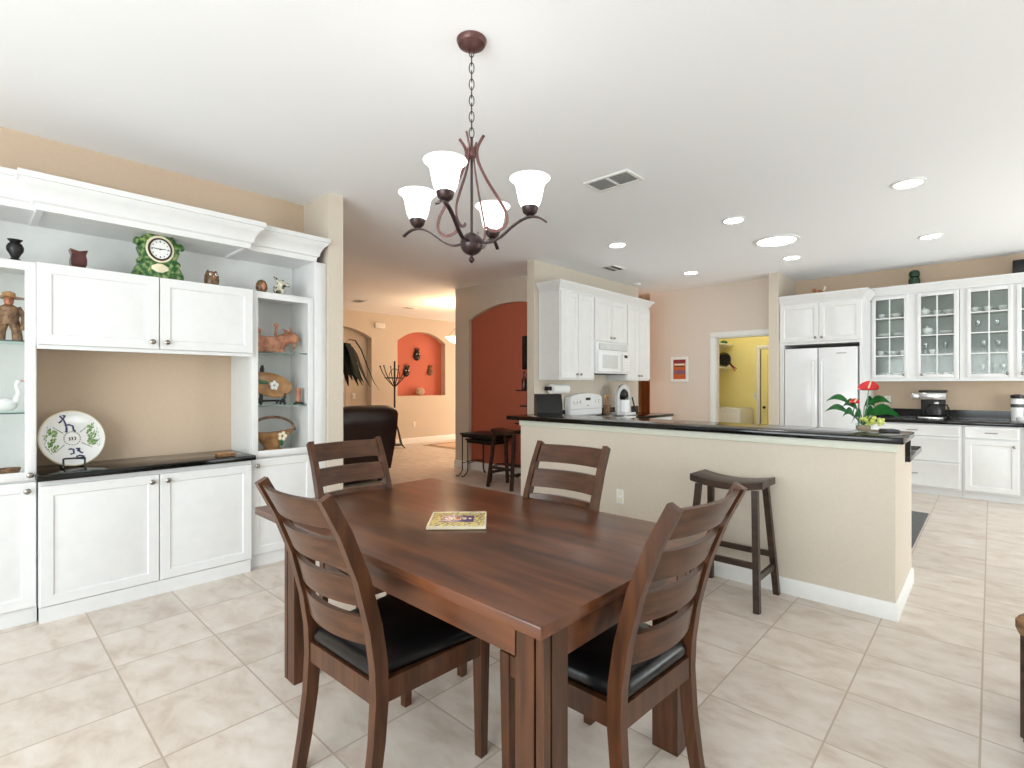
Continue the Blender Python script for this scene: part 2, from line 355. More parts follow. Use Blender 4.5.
# door casings and doors
def casing(name, A, u0, u1, top, m='trim', wd=.075, t=.02):
    b = MB(); b.T = A
    b.box(u0 - wd, u0, 0, top + wd, 0, t, .004); b.box(u1, u1 + wd, 0, top + wd, 0, t, .004); b.box(u0 - wd, u1 + wd, top, top + wd, 0, t + .003, .004)
    b.box(u0, u0 + .015, 0, top, -.12, 0); b.box(u1 - .015, u1, 0, top, -.12, 0); b.box(u0, u1, top - .015, top, -.12, 0)
    return struct(name, b, m)
casing('trim_1', FX(8.0, 4.26, 0), 1.12, 1.93, 2.09, wd=.08)
casing('trim_2', FX(9.8, 3.88, 0), .84, 1.5, 2.0, wd=.06)
b = MB(); b.rrings(FX(9.795, 3.02, .01), .62, 1.98, [(0, -.02), (0, .012), (.1, .012), (.11, .004), (.16, .012)])
d = struct('door_1', b, 'yellow'); obj('door_knob', MB().lathe([(.02, 0), (.012, .02), (.026, .04), (.02, .06)], A=FX(9.78, 2.96, .95)), 'bronze', d)
b = MB(); A = FX(8.9, 4.9, .0); b.rrings(A, .7, 2.08, [(0, -.02), (0, .02), (.1, .02), (.11, .01), (.15, .018)])
b.rrings(FX(8.9, 4.21, 0), .30, 2.08, [(0, -.02), (0, .02), (.04, .02), (.05, .01)])
d = struct('door_2', b, 'doorwood'); obj('door_knob', MB().lathe([(.02, 0), (.012, .02), (.026, .04), (.02, .06)], A=FX(8.88, 4.28, .95)), 'bronze', d)
struct('wall_passage_end', MB().box(8.92, 9.0, 3.98, 4.9, 0, C), 'tan')
# glazing behind the camera and in the living-room recess
def window(name, A, w, h, nx, nz, fr=.06):
    b = MB(); b.T = A
    b.box(0, w, 0, fr, -.08, -.02); b.box(0, w, h - fr, h, -.08, -.02); b.box(0, fr, 0, h, -.08, -.02); b.box(w - fr, w, 0, h, -.08, -.02)
    for i in range(1, nx): b.box(w * i / nx - fr / 2, w * i / nx + fr / 2, fr, h - fr, -.075, -.025)
    for i in range(1, nz): b.box(fr, w - fr, h * i / nz - .012, h * i / nz + .012, -.07, -.03)
    o = struct(name, b, 'trim'); p = MB(); p.T = A; p.box(fr, w - fr, fr, h - fr, -.052, -.048); obj('pane', p, 'glass', o); return o
window('window_1', FY(8.4, -3.6, .02) @ Matrix.Rotation(PI, 4, 'Y'), 3.6, 2.28, 2, 1)
window('window_2', FY(2.4, -3.6, .02) @ Matrix.Rotation(PI, 4, 'Y'), 3.6, 2.28, 2, 1)
window('window_3', FX(-2.8, -1.2, .55) @ Matrix.Rotation(PI, 4, 'Y'), 3.6, 1.8, 3, 1)
window('window_4', FY(4.65, 9.94, .1), .83, 1.95, 1, 3, .05)

# ---------------------------------------------------------------- cabinet helpers
RAISED = [(0, 0), (0, .017), (.003, .02), (.055, .02), (.062, .012), (.07, .012), (.098, .0185)]
FLATDR = [(0, 0), (0, .016), (.004, .02), (.022, .02), (.026, .018)]
def knob(par, A, u, v, big=1):
    b = MB(); b.lathe([(.011, 0), (.006, .004), (.005, .014), (.016, .019), (.0165, .024), (.011, .029), (.004, .031)], A=A @ Matrix.Translation((u, v, .02)) @ Matrix.Scale(big, 4), n=14)
    return obj('knob', b, 'nickel', par)
def door(par, A, w, h, kn=None, m='cab', prof=None, big=1):
    d = obj('door', MB().rrings(A, w, h, prof or RAISED), m, par)
    if kn: knob(d, A, kn[0], kn[1], big)
    return d
def drawer(par, A, w, h, pull=True, big=1):
    d = obj('drawer', MB().rrings(A, w, h, FLATDR), 'cab', par)
    if pull:
        b = MB(); b.T = A
        b.tube([(w / 2 - .05, h / 2, .018), (w / 2 - .05, h / 2, .042), (w / 2 - .03, h / 2, .048), (w / 2 + .03, h / 2, .048), (w / 2 + .05, h / 2, .042), (w / 2 + .05, h / 2, .018)], .005)
        obj('pull', b, 'nickel', d)
    return d
def glass_door(par, A, w, h, nx=1, nz=1, st=.055, kn=None, m='cab', mun=.014, big=1, gm='glass'):
    b = MB(); b.T = A
    b.box(0, st, 0, h, 0, .02, .003); b.box(w - st, w, 0, h, 0, .02, .003); b.box(st - .002, w - st + .002, 0, st, 0, .019, .003); b.box(st - .002, w - st + .002, h - st, h, 0, .019, .003)
    for i in range(1, nx): x = st + (w - 2 * st) * i / nx; b.box(x - mun / 2, x + mun / 2, st, h - st, .004, .017)
    for i in range(1, nz): z = st + (h - 2 * st) * i / nz; b.box(st, w - st, z - mun / 2, z + mun / 2, .005, .016)
    d = obj('door', b, m, par)
    p = MB(); p.T = A; p.box(st - .004, w - st + .004, st - .004, h - st + .004, .0075, .0105); obj('pane', p, gm, d)
    if kn: knob(d, A, kn[0], kn[1], big)
    return d
CROWN = [(-.03, 0), (0, 0), (.004, .035), (.018, .045), (.024, .075), (.045, .115), (.066, .135), (.07, .15), (.08, .152), (.08, .185), (-.03, .185)]
CROWN_S = [(-.02, 0), (0, 0), (.004, .02), (.014, .028), (.03, .06), (.052, .082), (.056, .09), (.062, .091), (.062, .11), (-.02, .11)]

# ---------------------------------------------------------------- built-in wall unit on the left
WY = 4.377
t = thing('base_cabinet', 'white two-door base cabinet under the black granite shelf of the built-in', 'cabinet', (.855, 4.15, 0))
obj('body', MB().box(.285, 1.425, 3.932, WY, .085, .803), 'cab', t)
obj('toe_board', MB().box(.285, 1.415, 3.918, 3.93, 0, .087), 'cab', t)
door(t, FY(.290, 3.93, .092), .565, .684, (.525, .64)); door(t, FY(.860, 3.93, .092), .560, .684, (.04, .64))
b = MB(); b.box(.272, 1.442, 3.883, WY, .806, .842, .006)
tag(obj('granite_worktop', b, 'granite'), 'black granite worktop in the niche of the white built-in', 'worktop')
t = thing('wall_cabinet', 'white two-door wall cabinet hung over the beige niche', 'cabinet', (.855, 4.15, 1.555))
obj('body', MB().box(.278, 1.432, 3.932, WY, 1.575, 2.045), 'cab', t)
obj('bottom_rail', MB().box(.278, 1.432, 3.925, 3.95, 1.556, 1.578), 'cab', t)
door(t, FY(.282, 3.93, 1.58), .573, .463, (.535, .045)); door(t, FY(.861, 3.93, 1.58), .568, .463, (.035, .045))
def tower(x0, x1, label, hinge):
    """hinge 'L' : frame and pilaster mirrored"""
    t = thing('display_cabinet', label, 'cabinet', ((x0 + x1) / 2, 4.17, 0))
    pil = .10; s = 1 if hinge == 'R' else -1
    xa, xb = (x0, x1 - pil) if s == 1 else (x0 + pil, x1)
    b = MB()
    b.box(xa, xb, 3.99, WY, .085, .82); b.box(xa, xa + .02, 3.985, WY, .82, 2.035); b.box(xb - .02, xb, 3.985, WY, .82, 2.035)
    b.box(xa + .02, xb - .02, WY - .02, WY - .002, .82, 2.035)
    b.box(xa, xb, 3.985, WY, 2.03, 2.05)
    obj('body', b, 'inside', t)
    obj('toe_board', MB().box(xa, xb, 3.984, 3.996, 0, .087), 'cab', t)
    p0, p1 = (x1 - pil, x1) if s == 1 else (x0, x0 + pil)
    b = MB(); b.box(p0, p1, 3.968, WY - .003, 0, 2.34, .003); b.box(p0 + .012, p1 - .03, 3.96, 3.97, .09, 2.33, .003); obj('end_panel', b, 'cab', t)
    w = xb - xa
    door(t, FY(xa + .004, 3.985, .092), w - .008, .708, (.035, .66) if s == 1 else (w - .045, .66))
    glass_door(t, FY(xa + .004, 3.985, .812), w - .008, 1.232, st=.047, kn=None if s == 1 else (w - .034, .03), gm='clear')
    for z in (1.19, 1.60):
        g = MB(); g.box(xa + .021, xb - .021, 4.03, WY - .021, z - .004, z + .004)
        sh = obj('glass_shelf', g, 'shelfglass', t)
        obj('front_edge', MB().box(xa + .021, xb - .021, 4.027, 4.03, z - .004, z + .004), 'shelfedge', sh)
    return t
tower(1.435, 2.016, 'white display cabinet with pottery on glass shelves, beside the partition wall', 'R')
tower(-.36, .281, 'white display cabinet at the left picture edge holding a straw-hatted figurine', 'L')
t = thing('crown_canopy', 'white canopy with crown moulding above the open top shelf of the built-in', 'moulding', (.83, 4.15, 2.0))
obj('back_panel', MB().box(-.26, 1.914, WY - .018, WY - .001, 2.052, 2.342), 'inside', t)
b = MB(); b.box(-.36, 1.93, 3.975, WY, 2.342, 2.362); b.box(.28, 1.387, 3.875, 3.9749, 2.342, 2.362); obj('soffit_board', b, 'cab', t)
cr = [(o, z + 2.325) for o, z in CROWN]
obj('center_crown', MB().sweep2d([(.272, 4.30), (.272, 3.868), (1.395, 3.868), (1.395, 4.30)], cr), 'cab', t)
cr2 = [(o, z + 2.340) for o, z in CROWN]
obj('side_crown', MB().sweep2d([(1.3, 3.968), (1.935, 3.968), (1.935, 4.36)], cr2), 'cab', t)
obj('side_crown', MB().sweep2d([(-.36, 3.968), (.36, 3.968)], cr2), 'cab', t)

# --- objects on the built-in
ZT = 2.051
def lobj(name, prof, c, m, label, cat, n=24): return tag(obj(name, MB().lathe(prof, c, n), m), label, cat)
lobj('vase', [(.024, 0), (.03, .006), (.016, .02), (.022, .035), (.036, .06), (.038, .08), (.03, .1), (.02, .108), (.034, .124), (.03, .124), (.016, .11)], (.195, 4.05, ZT), 'black', 'small black vase with a flared rim on the left top shelf', 'vase')
b = MB(); b.rings([[Vector((.467 + sx * w_, 4.02 + sy * d_, ZT + z + (.012 if sx * 1 and z > .09 else 0))) for sx, sy in ((-1, -1), (0, -1.05), (1, -1), (1, 1), (0, 1.05), (-1, 1))] for w_, d_, z in ((.028, .028, 0), (.037, .037, .02), (.038, .038, .05), (.033, .033, .08), (.042, .042, .098), (.035, .035, .098), (.026, .026, .06))])
tag(obj('square_pot', b, 'plum'), 'dark plum square pot with pinched corners, left of the green clock', 'pot')
# clock
t = thing('mantel_clock', 'ornate green and cream porcelain clock on the top shelf', 'clock', (.885, 4.06, ZT))
half = [(.135, 0), (.145, .03), (.13, .06), (.112, .085), (.118, .11), (.10, .125), (.108, .15), (.118, .175), (.112, .195), (.135, .205), (.128, .235), (.10, .235), (.088, .252), (.075, .25), (.068, .275), (.045, .29), (.03, .31), (0, .318)]
poly = half + [(-x, z) for x, z in half[::-1][1:]]
A = FY(.885, 4.10, ZT) @ Matrix.Scale(1.06, 4)
b = MB(); b.rings([[A @ Vector((u, v, 0)) for u, v in poly], [A @ Vector((u, v, .045)) for u, v in poly], [A @ Vector((u * .93, .01 + v * .93, .062)) for u, v in poly], [A @ Vector((u * .7, .04 + v * .7, .07)) for u, v in poly]])
obj('case', b, 'clock', t)
b = MB()
for u, v, r in ((-.122, .205, .022), (.122, .205, .022), (-.118, .03, .02), (.118, .03, .02), (0, .292, .024), (-.06, .26, .018), (.06, .26, .018), (-.105, .1, .016), (.105, .1, .016)):
    obj('scroll', MB().ball(A @ Vector((u, v, .058)), r, 10), 'clock', t)
b = MB(); b.ball(A @ Vector((0, .066, .052)), .06, 14, (1.35, .42, .72)); obj('painted_panel', b, 'cream', t)
obj('dial_surround', MB().lathe([(.06, .0), (.082, .001), (.079, .012), (.064, .014)], A=A @ Matrix.Translation((0, .178, .058)), n=28), 'cream', t)
AF = A @ Matrix.Translation((0, .176, .068)) @ Matrix.Scale(.86, 4)
obj('bezel', MB().lathe([(.074, 0), (.078, .006), (.074, .014), (.066, .014), (.066, .004)], A=AF, n=28), 'bronze', t)
f_ = obj('dial', MB().lathe([(.068, .002), (.068, .007), (.0, .0075)], A=AF, n=28), 'china', t)
for k in range(12):
    b = MB(); a = k * PI / 6; L_ = .011 if k % 3 == 0 else .008
    b.tube([AF @ Vector((math.sin(a) * (.052 - L_ / 2), math.cos(a) * (.052 - L_ / 2), .0085)), AF @ Vector((math.sin(a) * (.052 + L_ / 2), math.cos(a) * (.052 + L_ / 2), .0085))], .0022 if k % 3 else .0032, 6); obj('hour_mark', b, 'black', f_)
b = MB()
for ang_, L_ in ((math.radians(82), .036), (math.radians(-86), .05)):
    b.tube([AF @ Vector((0, 0, .010)), AF @ Vector((math.sin(ang_) * L_, math.cos(ang_) * L_, .010))], [.003, .0016], 6)
b.ball(AF @ Vector((0, 0, .010)), .005, 8); obj('hands', b, 'black', f_)
t.scale = (.96, 1, 1.06)
# owl
t = thing('owl_figurine', 'brown owl figurine with white eyes, right of the green clock', 'figurine', (1.2, 4.05, ZT))
b = MB(); b.lathe([(.034, 0), (.044, .01), (.048, .04), (.045, .075), (.036, .098), (.015, .106)], (1.2, 4.05, ZT), 18)
obj('body', b, 'owl', t)
for sx in (-1, 1): obj('ear', MB().lathe([(.014, 0), (.008, .012), (.001, .022)], (1.2 + sx * .026, 4.045, ZT + .094), 8), 'owl', t)
for sx in (-1, 1):
    e = obj('eye', MB().ball((1.2 + sx * .018, 4.010, ZT + .080), .010, 10, (1, .5, 1)), 'china', t)
    obj('pupil', MB().ball((1.2 + sx * .018, 4.004, ZT + .080), .005, 8, (1, .6, 1)), 'black', e)
obj('beak', MB().ball((1.2, 4.003, ZT + .064), .007, 8, (.8, 1, 1.5)), 'terra', t)
t = thing('egg_figurine', 'brown egg-shaped figurine on the top shelf beside the speckled animal', 'figurine', (1.545, 4.06, ZT))
obj('shell', MB().lathe([(.02, 0), (.03, .006), (.042, .035), (.04, .065), (.026, .092), (.006, .102)], (1.545, 4.06, ZT), 18), 'owl', t)
obj('inlay', MB().ball((1.545, 4.024, ZT + .048), .02, 12, (.9, .5, 1.4)), 'terra', t)
# speckled sitting animal
t = thing('animal_figurine', 'speckled black and cream sitting animal figurine, rightmost on the top shelf', 'figurine', (1.675, 4.06, ZT))
b = MB(); b.ball((1.675, 4.06, ZT + .045), .045, 14, (.95, .95, 1)); b.ball((1.69, 4.05, ZT + .085), .033, 12, (1.15, .95, .9)); b.tube([(1.69, 4.04, ZT + .085), (1.72, 4.015, ZT + .078), (1.735, 4.005, ZT + .074)], [.026, .018, .012], 10)
for sx in (-1, 1): b.tube([(1.665 + sx * .02, 4.03, ZT + .05), (1.665 + sx * .022, 4.015, ZT + .005)], [.016, .013], 8)
obj('body', b, 'animal', t)
b = MB(); b.tube([(1.668, 4.06, ZT + .105), (1.650, 4.06, ZT + .128), (1.635, 4.06, ZT + .14)], [.013, .011, .004], 8); obj('ear', b, 'animal', t)
obj('ear', MB().tube([(1.70, 4.06, ZT + .108), (1.71, 4.06, ZT + .125)], [.012, .004], 8), 'animal', t)
obj('eye', MB().ball((1.695, 4.022, ZT + .095), .005, 8), 'black', t)
# animal-shaped vessel, upper glass shelf
z = 1.6045
t = thing('animal_bowl', 'terracotta animal-shaped bowl with horned head on the upper glass shelf', 'bowl', (1.66, 4.17, z))
b = MB(); b.rings([[Vector((1.625 + math.cos(a) * rx, 4.17 + math.sin(a) * ry, z + zz + .018 * math.cos(2 * a) * (zz > .1))) for a in [2 * PI * i / 28 for i in range(28)]] for rx, ry, zz in ((.10, .05, 0), (.13, .07, .012), (.145, .078, .06), (.15, .08, .115), (.14, .07, .118), (.12, .055, .05))])
obj('bowl', b, 'terra', t)
b = MB(); b.tube([(1.75, 4.16, z + .07), (1.785, 4.14, z + .105), (1.815, 4.125, z + .10), (1.838, 4.115, z + .078)], [.036, .04, .036, .026], 12); obj('head', b, 'terra', t)
for s_ in (-1, 1): obj('horn', MB().tube([(1.79, 4.14 + s_ * .025, z + .135), (1.775, 4.14 + s_ * .05, z + .15), (1.755, 4.135 + s_ * .055, z + .165)], [.012, .009, .004], 8), 'terra', t)
obj('beard', MB().tube([(1.81, 4.10, z + .06), (1.803, 4.095, z + .028)], [.012, .006], 8), 'terra', t)
b = MB(); b.tube([(1.665, 4.10, z + .11), (1.67, 4.10, z + .15), (1.672, 4.10, z + .165)], [.012, .008, .011], 8); b.ball((1.672, 4.10, z + .178), .015, 10, (1.4, 1, .8)); obj('rider', b, 'terra', t)
b = MB(); b.tube([(1.50, 4.16, z + .10), (1.49, 4.16, z + .135), (1.53, 4.15, z + .155), (1.575, 4.14, z + .13)], [.018, .022, .022, .016], 10); obj('tail', b, 'terra', t)
for x_ in (1.55, 1.70): obj('foot', MB().box(x_ - .03, x_ + .03, 4.10, 4.15, z, z + .03, .008), 'terra', t)
t.scale = (1.04, 1, 1.22)
# oval dish on black stand
z = 1.1945
t = thing('oval_dish', 'orange oval dish with a white painted flower, propped on a black stand', 'dish', (1.62, 4.2, z))
A = FY(1.61, 4.17, z + .135) @ Matrix.Rotation(-.22, 4, 'X') @ Matrix.Rotation(-.12, 4, 'Z')
def lob(k, dz): return [A @ Vector((.165 * k * math.cos(a) * (1 + .05 * math.cos(3 * a)), .092 * k * math.sin(a) * (1 + .08 * math.cos(2 * a + .5)), dz)) for a in [2 * PI * i / 32 for i in range(32)]]
obj('plate', MB().rings([lob(.55, -.012), lob(.9, 0), lob(1, .014), lob(.97, .018), lob(.8, .006), lob(.5, .0)]), 'ochre', t)
b = MB()
for k in range(5):
    a = 2 * PI * k / 5 + .3; b.ball(A @ Vector((.03 + .022 * math.cos(a), .0 + .02 * math.sin(a), .008)), .016, 8, (1, .5, 1))
obj('flower', b, 'china', t)
b = MB()
for u in (-.05, -.09): b.ball(A @ Vector((u, .012, .006)), .026, 8, (1.5, .3, .5))
obj('leaves', b, 'leaf', t)
t.scale = (1.0, 1, 1.14); t.location.x += .04
t = thing('dish_stand', 'black wooden easel holding the orange oval dish', 'stand', (1.6, 4.2, z))
b = MB(); b.tube([(1.585, 4.27, z + .01), (1.585, 4.255, z + .15), (1.585, 4.245, z + .285), (1.585, 4.24, z + .315)], [.014, .016, .018, .008], 8); obj('back_post', b, 'black', t)
for x_ in (1.515, 1.70):
    b = MB(); b.tube([(x_, 4.25, z + .01), (x_, 4.20, z + .03), (x_, 4.135, z + .02)], .009, 8); b.tube([(x_ - .02, 4.135, z + .002), (x_ - .005, 4.13, z + .035), (x_ + .015, 4.13, z + .055), (x_ + .018, 4.13, z + .09)], [.010, .012, .012, .006], 8); b.tube([(x_ + .02, 4.135, z + .002), (x_ + .008, 4.13, z + .04)], [.010, .010], 8)
    obj('foot', b, 'black', t)
obj('cross_bar', MB().tube([(1.515, 4.2, z + .03), (1.70, 4.2, z + .03)], .008, 8), 'black', t)
t.location.x += .035
t = thing('bud_vase', 'small salmon bud vase with a green base, beside the oval dish', 'vase', (1.812, 4.14, z))
obj('neck', MB().lathe([(.024, .018), (.017, .035), (.02, .10), (.023, .118), (.018, .118), (.012, .06)], (1.812, 4.14, z), 18), 'terra', t)
obj('base', MB().lathe([(.042, 0), (.043, .006), (.024, .02), (.01, .022)], (1.812, 4.14, z), 18), 'gvase', t)
t.scale = (1.0, 1, 1.12); t.location.x += .032; t.location.y -= .05
# basket on the cabinet floor
z = .8215
t = thing('pottery_basket', 'brown pottery basket with an arched handle and pale flower, lowest in the display cabinet', 'basket', (1.62, 4.16, z))
def ov(rx, ry, zz, wv=0): return [Vector((1.615 + rx * math.cos(a), 4.16 + ry * math.sin(a), z + zz + wv * math.cos(2 * a))) for a in [2 * PI * i / 28 for i in range(28)]]
obj('bowl', MB().rings([ov(.075, .055, 0), ov(.078, .056, .012), ov(.055, .045, .03), ov(.075, .055, .06), ov(.11, .065, .10), ov(.17, .075, .15, .012), ov(.165, .07, .152, .012), ov(.10, .055, .10)]), 'ochre', t)
b = MB(); b.tube([(1.44, 4.16, z + .150)] + [(1.615 - .175 * math.cos(a), 4.16, z + .150 + .105 * math.sin(a)) for a in [PI * i / 14 for i in range(1, 14)]] + [(1.79, 4.16, z + .15)], .010, 8); obj('handle', b, 'bamber', t)
b = MB()
for k in range(5):
    a = 2 * PI * k / 5; b.ball((1.665 + .022 * math.cos(a), 4.088, z + .115 + .022 * math.sin(a)), .016, 8, (1, .5, 1))
obj('flower', b, 'cream', t)
b = MB(); b.ball((1.66, 4.09, z + .075), .024, 8, (.7, .4, 1.3)); obj('leaf', b, 'leaf', t)
t.scale = (1.04, 1, 1.08); t.location.x += .048
# figurine with straw hat, left tower
z = 1.6045
t = thing('hat_figurine', 'brown clay figurine in a wide straw hat behind the left glass door', 'figurine', (.14, 4.12, z))
b = MB()
for s_ in (-1, 1): b.tube([(.14 + s_ * .045, 4.12, z + .002), (.14 + s_ * .04, 4.12, z + .06), (.14 + s_ * .025, 4.12, z + .12)], [.03, .028, .032], 10)
b.tube([(.14, 4.12, z + .10), (.14, 4.12, z + .16), (.14, 4.12, z + .205), (.14, 4.12, z + .225)], [.05, .056, .052, .02], 12)
obj('body', b, 'bamber', t)
b = MB()
for s_ in (-1, 1): b.tube([(.14 + s_ * .045, 4.12, z + .205), (.14 + s_ * .078, 4.11, z + .15), (.14 + s_ * .07, 4.085, z + .09)], [.02, .018, .014], 8); b.ball((.14 + s_ * .07, 4.083, z + .08), .016, 8)
obj('arms', b, 'bamber', t)
b = MB(); b.ball((.14, 4.115, z + .245), .03, 12, (.9, .95, 1.1)); b.ball((.14, 4.087, z + .243), .007, 8); obj('head', b, 'terra', t)
obj('hat', MB().lathe([(.085, .272), (.088, .268), (.04, .268), (.038, .275), (.034, .30), (.015, .308), (.001, .309)], (.14, 4.115, z - .005), 20), 'ochre', t)
t.location.x = .172; t.scale = (.82, .9, .93)
t = thing('bird_figurine', 'pale curved-neck bird figurine on the middle glass shelf', 'figurine', (.165, 4.15, 1.1945))
b = MB(); b.ball((.16, 4.15, 1.235), .04, 14, (1.3, .8, 1)); b.tube([(.20, 4.15, 1.25), (.215, 4.15, 1.30), (.205, 4.15, 1.35), (.215, 4.15, 1.375)], [.02, .012, .01, .014], 10); obj('body', b, 'inside', t)
obj('beak', MB().tube([(.222, 4.148, 1.375), (.242, 4.145, 1.37)], [.007, .002], 8), 'terra', t)
lobj('bowl', [(.03, 0), (.035, .006), (.05, .03), (.055, .05), (.05, .05), (.03, .012)], (.17, 4.12, .8215), 'bamber', 'small brown bowl on the floor of the left display cabinet', 'bowl')

# seder plate and stand
PC = Vector((.455, 4.17, 1.018)); A = Matrix.Translation(PC) @ Matrix.Rotation(.3, 4, 'Z') @ Matrix.Translation(-PC) @ FY(*PC) @ Matrix.Rotation(-.22, 4, 'X') @ Matrix.Scale(.93, 4)
t = thing('seder_plate', 'large white round plate with blue lettering propped in the niche', 'plate', (.452, 4.17, .86))
obj('plate', MB().lathe([(.09, -.012), (.13, -.008), (.182, .012), (.184, .016), (.180, .018), (.135, .004), (.07, .0), (.0, .0)], A=A, n=48), 'china', t)
obj('rim_band', MB().lathe([(.1795, .0185), (.184, .0168), (.187, .014), (.184, .011), (.1805, .0185)], A=A, n=48, cap=False), 'cream', t)
def strokes(lines, m, nm, wd=.006, h=.004):
    b = MB()
    for ln in lines: b.tube([A @ Vector((u, v, c)) for u, v, c in [(x, y, .0025 + max(0, (math.hypot(x, y) - .13)) * .27) for x, y in ln]], 1.0, flat=(wd, h), up=(A.to_3x3() @ Vector((0, 0, 1))))
    return obj(nm, b, m, t)
strokes([[(-.06, .155), (-.035, .125), (-.025, .088)], [(-.03, .152), (-.038, .135)], [(-.065, .108), (-.05, .118), (-.047, .128)], [(-.024, .082), (-.026, .048)], [(-.032, .086), (-.012, .094), (.010, .084), (.014, .05), (.024, .048)], [(-.034, .048), (-.022, .048)], [(-.045, .156), (-.025, .153)]], 'blue', 'blue_lettering', .009)
strokes([[(-.02, -.068), (.0, -.075), (.0, -.10), (-.02, -.105)], [(-.022, -.068), (-.022, -.075)], [(.016, -.068), (.03, -.078), (.034, -.095), (.05, -.105)], [(.034, -.068), (.022, -.09)], [(.01, -.125), (.03, -.118), (.055, -.128)], [(-.005, -.135), (.03, -.140), (.05, -.146)]], 'blue', 'blue_lettering', .009)
strokes([[(-.016, .008), (-.012, -.010), (-.02, -.012)], [(-.004, .009), (.004, .004), (-.002, -.012)], [(.012, .009), (.02, .006), (.018, -.010), (.01, -.012)]], 'plum', 'center_lettering', .004)
for k, (a0, a1) in enumerate(((-.50, .62), (PI - .62, PI + .6))):
    b = MB()
    for i in range(64):
        a = a0 + (a1 - a0) * random.random(); r_ = .085 + .075 * random.random(); c_ = .002 + max(0, (r_ - .13)) * .27
        p = A @ Vector((r_ * math.cos(a), r_ * math.sin(a), c_)); q = A @ Vector(((r_ + .012) * math.cos(a + .12), (r_ + .012) * math.sin(a + .12), c_ + .0015)); b.tube([p, q], 1, flat=(.009, .003), up=(A.to_3x3() @ Vector((0, 0, 1))))
    obj('green_sprigs', b, 'greenp', t)
b = MB()
for k in range(18):
    a = 2 * PI * k / 18
    for r_ in (.045,): b.tube([A @ Vector((r_ * math.cos(a), r_ * math.sin(a), .002)), A @ Vector((r_ * math.cos(a + .2), r_ * math.sin(a + .2), .002))], 1, flat=(.005, .003), up=(A.to_3x3() @ Vector((0, 0, 1))))
for a in (.68, 2.45, 3.85, 5.7): b.tube([A @ Vector((.06 * math.cos(a), .06 * math.sin(a), .002)), A @ Vector((.128 * math.cos(a), .128 * math.sin(a), .002))], 1, flat=(.004, .003), up=(A.to_3x3() @ Vector((0, 0, 1))))
obj('painted_lines', b, 'greyp', t)
t = thing('plate_stand', 'black wire stand holding the large lettered plate', 'stand', (.46, 4.13, .842))
for x_ in (.405, .505):
    b = MB(); b.tube([(x_, 4.26, .98), (x_, 4.24, .848), (x_, 4.10, .848), (x_, 4.075, .852), (x_, 4.075, .905)], .005, 8); obj('wire_leg', b, 'black', t)
b = MB(); b.tube([(.405, 4.075, .905), (.505, 4.075, .905)], .005, 8); obj('front_bar', b, 'black', t)
b = MB(); b.tube([(.405, 4.24, .848), (.505, 4.24, .848)], .005, 8); obj('rear_bar', b, 'black', t)
t = thing('trinket_box', 'flat brown box at the right end of the niche worktop', 'box', (1.27, 4.0, .842))
obj('tray', MB().box(1.215, 1.33, 3.955, 4.035, .8425, .858, .003), 'bamber', t); obj('lid', MB().box(1.212, 1.333, 3.952, 4.038, .859, .868, .003), 'ochre', t)

# ---------------------------------------------------------------- dining table
t = thing('dining_table', 'reddish-brown rectangular dining table in the foreground', 'table', (1.515, 1.725, 0))
b = MB(); b.box(.972, 2.062, .812, 2.64, .715, .75, .004); obj('tabletop', b, 'tablewood', t)
def leg(x, y, sx, sy):
    b = MB(); w = .1
    P_ = [(0, 0), (.026, 0), (.026, .012), (.034, .012), (.034, 0), (w, 0), (w, w), (0, w), (0, .034), (.012, .034), (.012, .026), (0, .026)]
    A = Matrix.Translation((x, y, 0)) @ Matrix.Diagonal((sx, sy, 1, 1))
    b.prism(P_, A, .715); return obj('leg', b, 'chairwood', t)
leg(1.006, .83, 1, 1); leg(1.01, 2.385, 1, -1); leg(1.865, .83, -1, 1); leg(1.865, 2.385, -1, -1)
for q in ((1.006, 1.03, .925, 2.29), (1.84, 1.862, .925, 2.29), (1.10, 1.77, .832, .856), (1.10, 1.77, 2.36, 2.383)):
    obj('apron', MB().box(*q, .625, .716), 'tablewood', t)
t = thing('trivet_tile', 'yellow and purple patterned square tile lying on the dining table', 'trivet', (1.48, 1.70, .75))
A = Matrix.Translation((1.475, 1.703, .751)) @ Matrix.Rotation(math.radians(-45), 4, 'Z')
W_ = .115
b = MB(); b.T = A; b.box(-W_, W_, -W_, W_, .004, .013, .002); obj('tile', b, 'ytile', t)
b = MB(); b.T = A
for q in ((-W_, W_, -W_ - .008, -W_), (-W_, W_, W_, W_ + .008), (-W_ - .008, -W_, -W_ - .008, W_ + .008), (W_, W_ + .008, -W_ - .008, W_ + .008)): b.box(*q, .002, .0145)
obj('edge', b, 'cream', t)
b = MB(); b.T = A; b.box(-.068, .068, -.05, .05, .0125, .0142); obj('center_panel', b, 'purple', t)
b = MB(); b.T = A
for u, v, w_, h_ in ((0, 0, .014, .024), (-.028, .0, .008, .014), (.028, .0, .008, .014), (0, .02, .02, .005), (-.052, 0, .006, .008), (.052, 0, .006, .008)): b.box(u - w_, u + w_, v - h_, v + h_, .014, .0152)
obj('emblem', b, 'cream', t)
b = MB(); b.T = A; b.box(-.009, .009, -.014, .014, .0148, .0160); obj('emblem_center', b, 'orange', t)

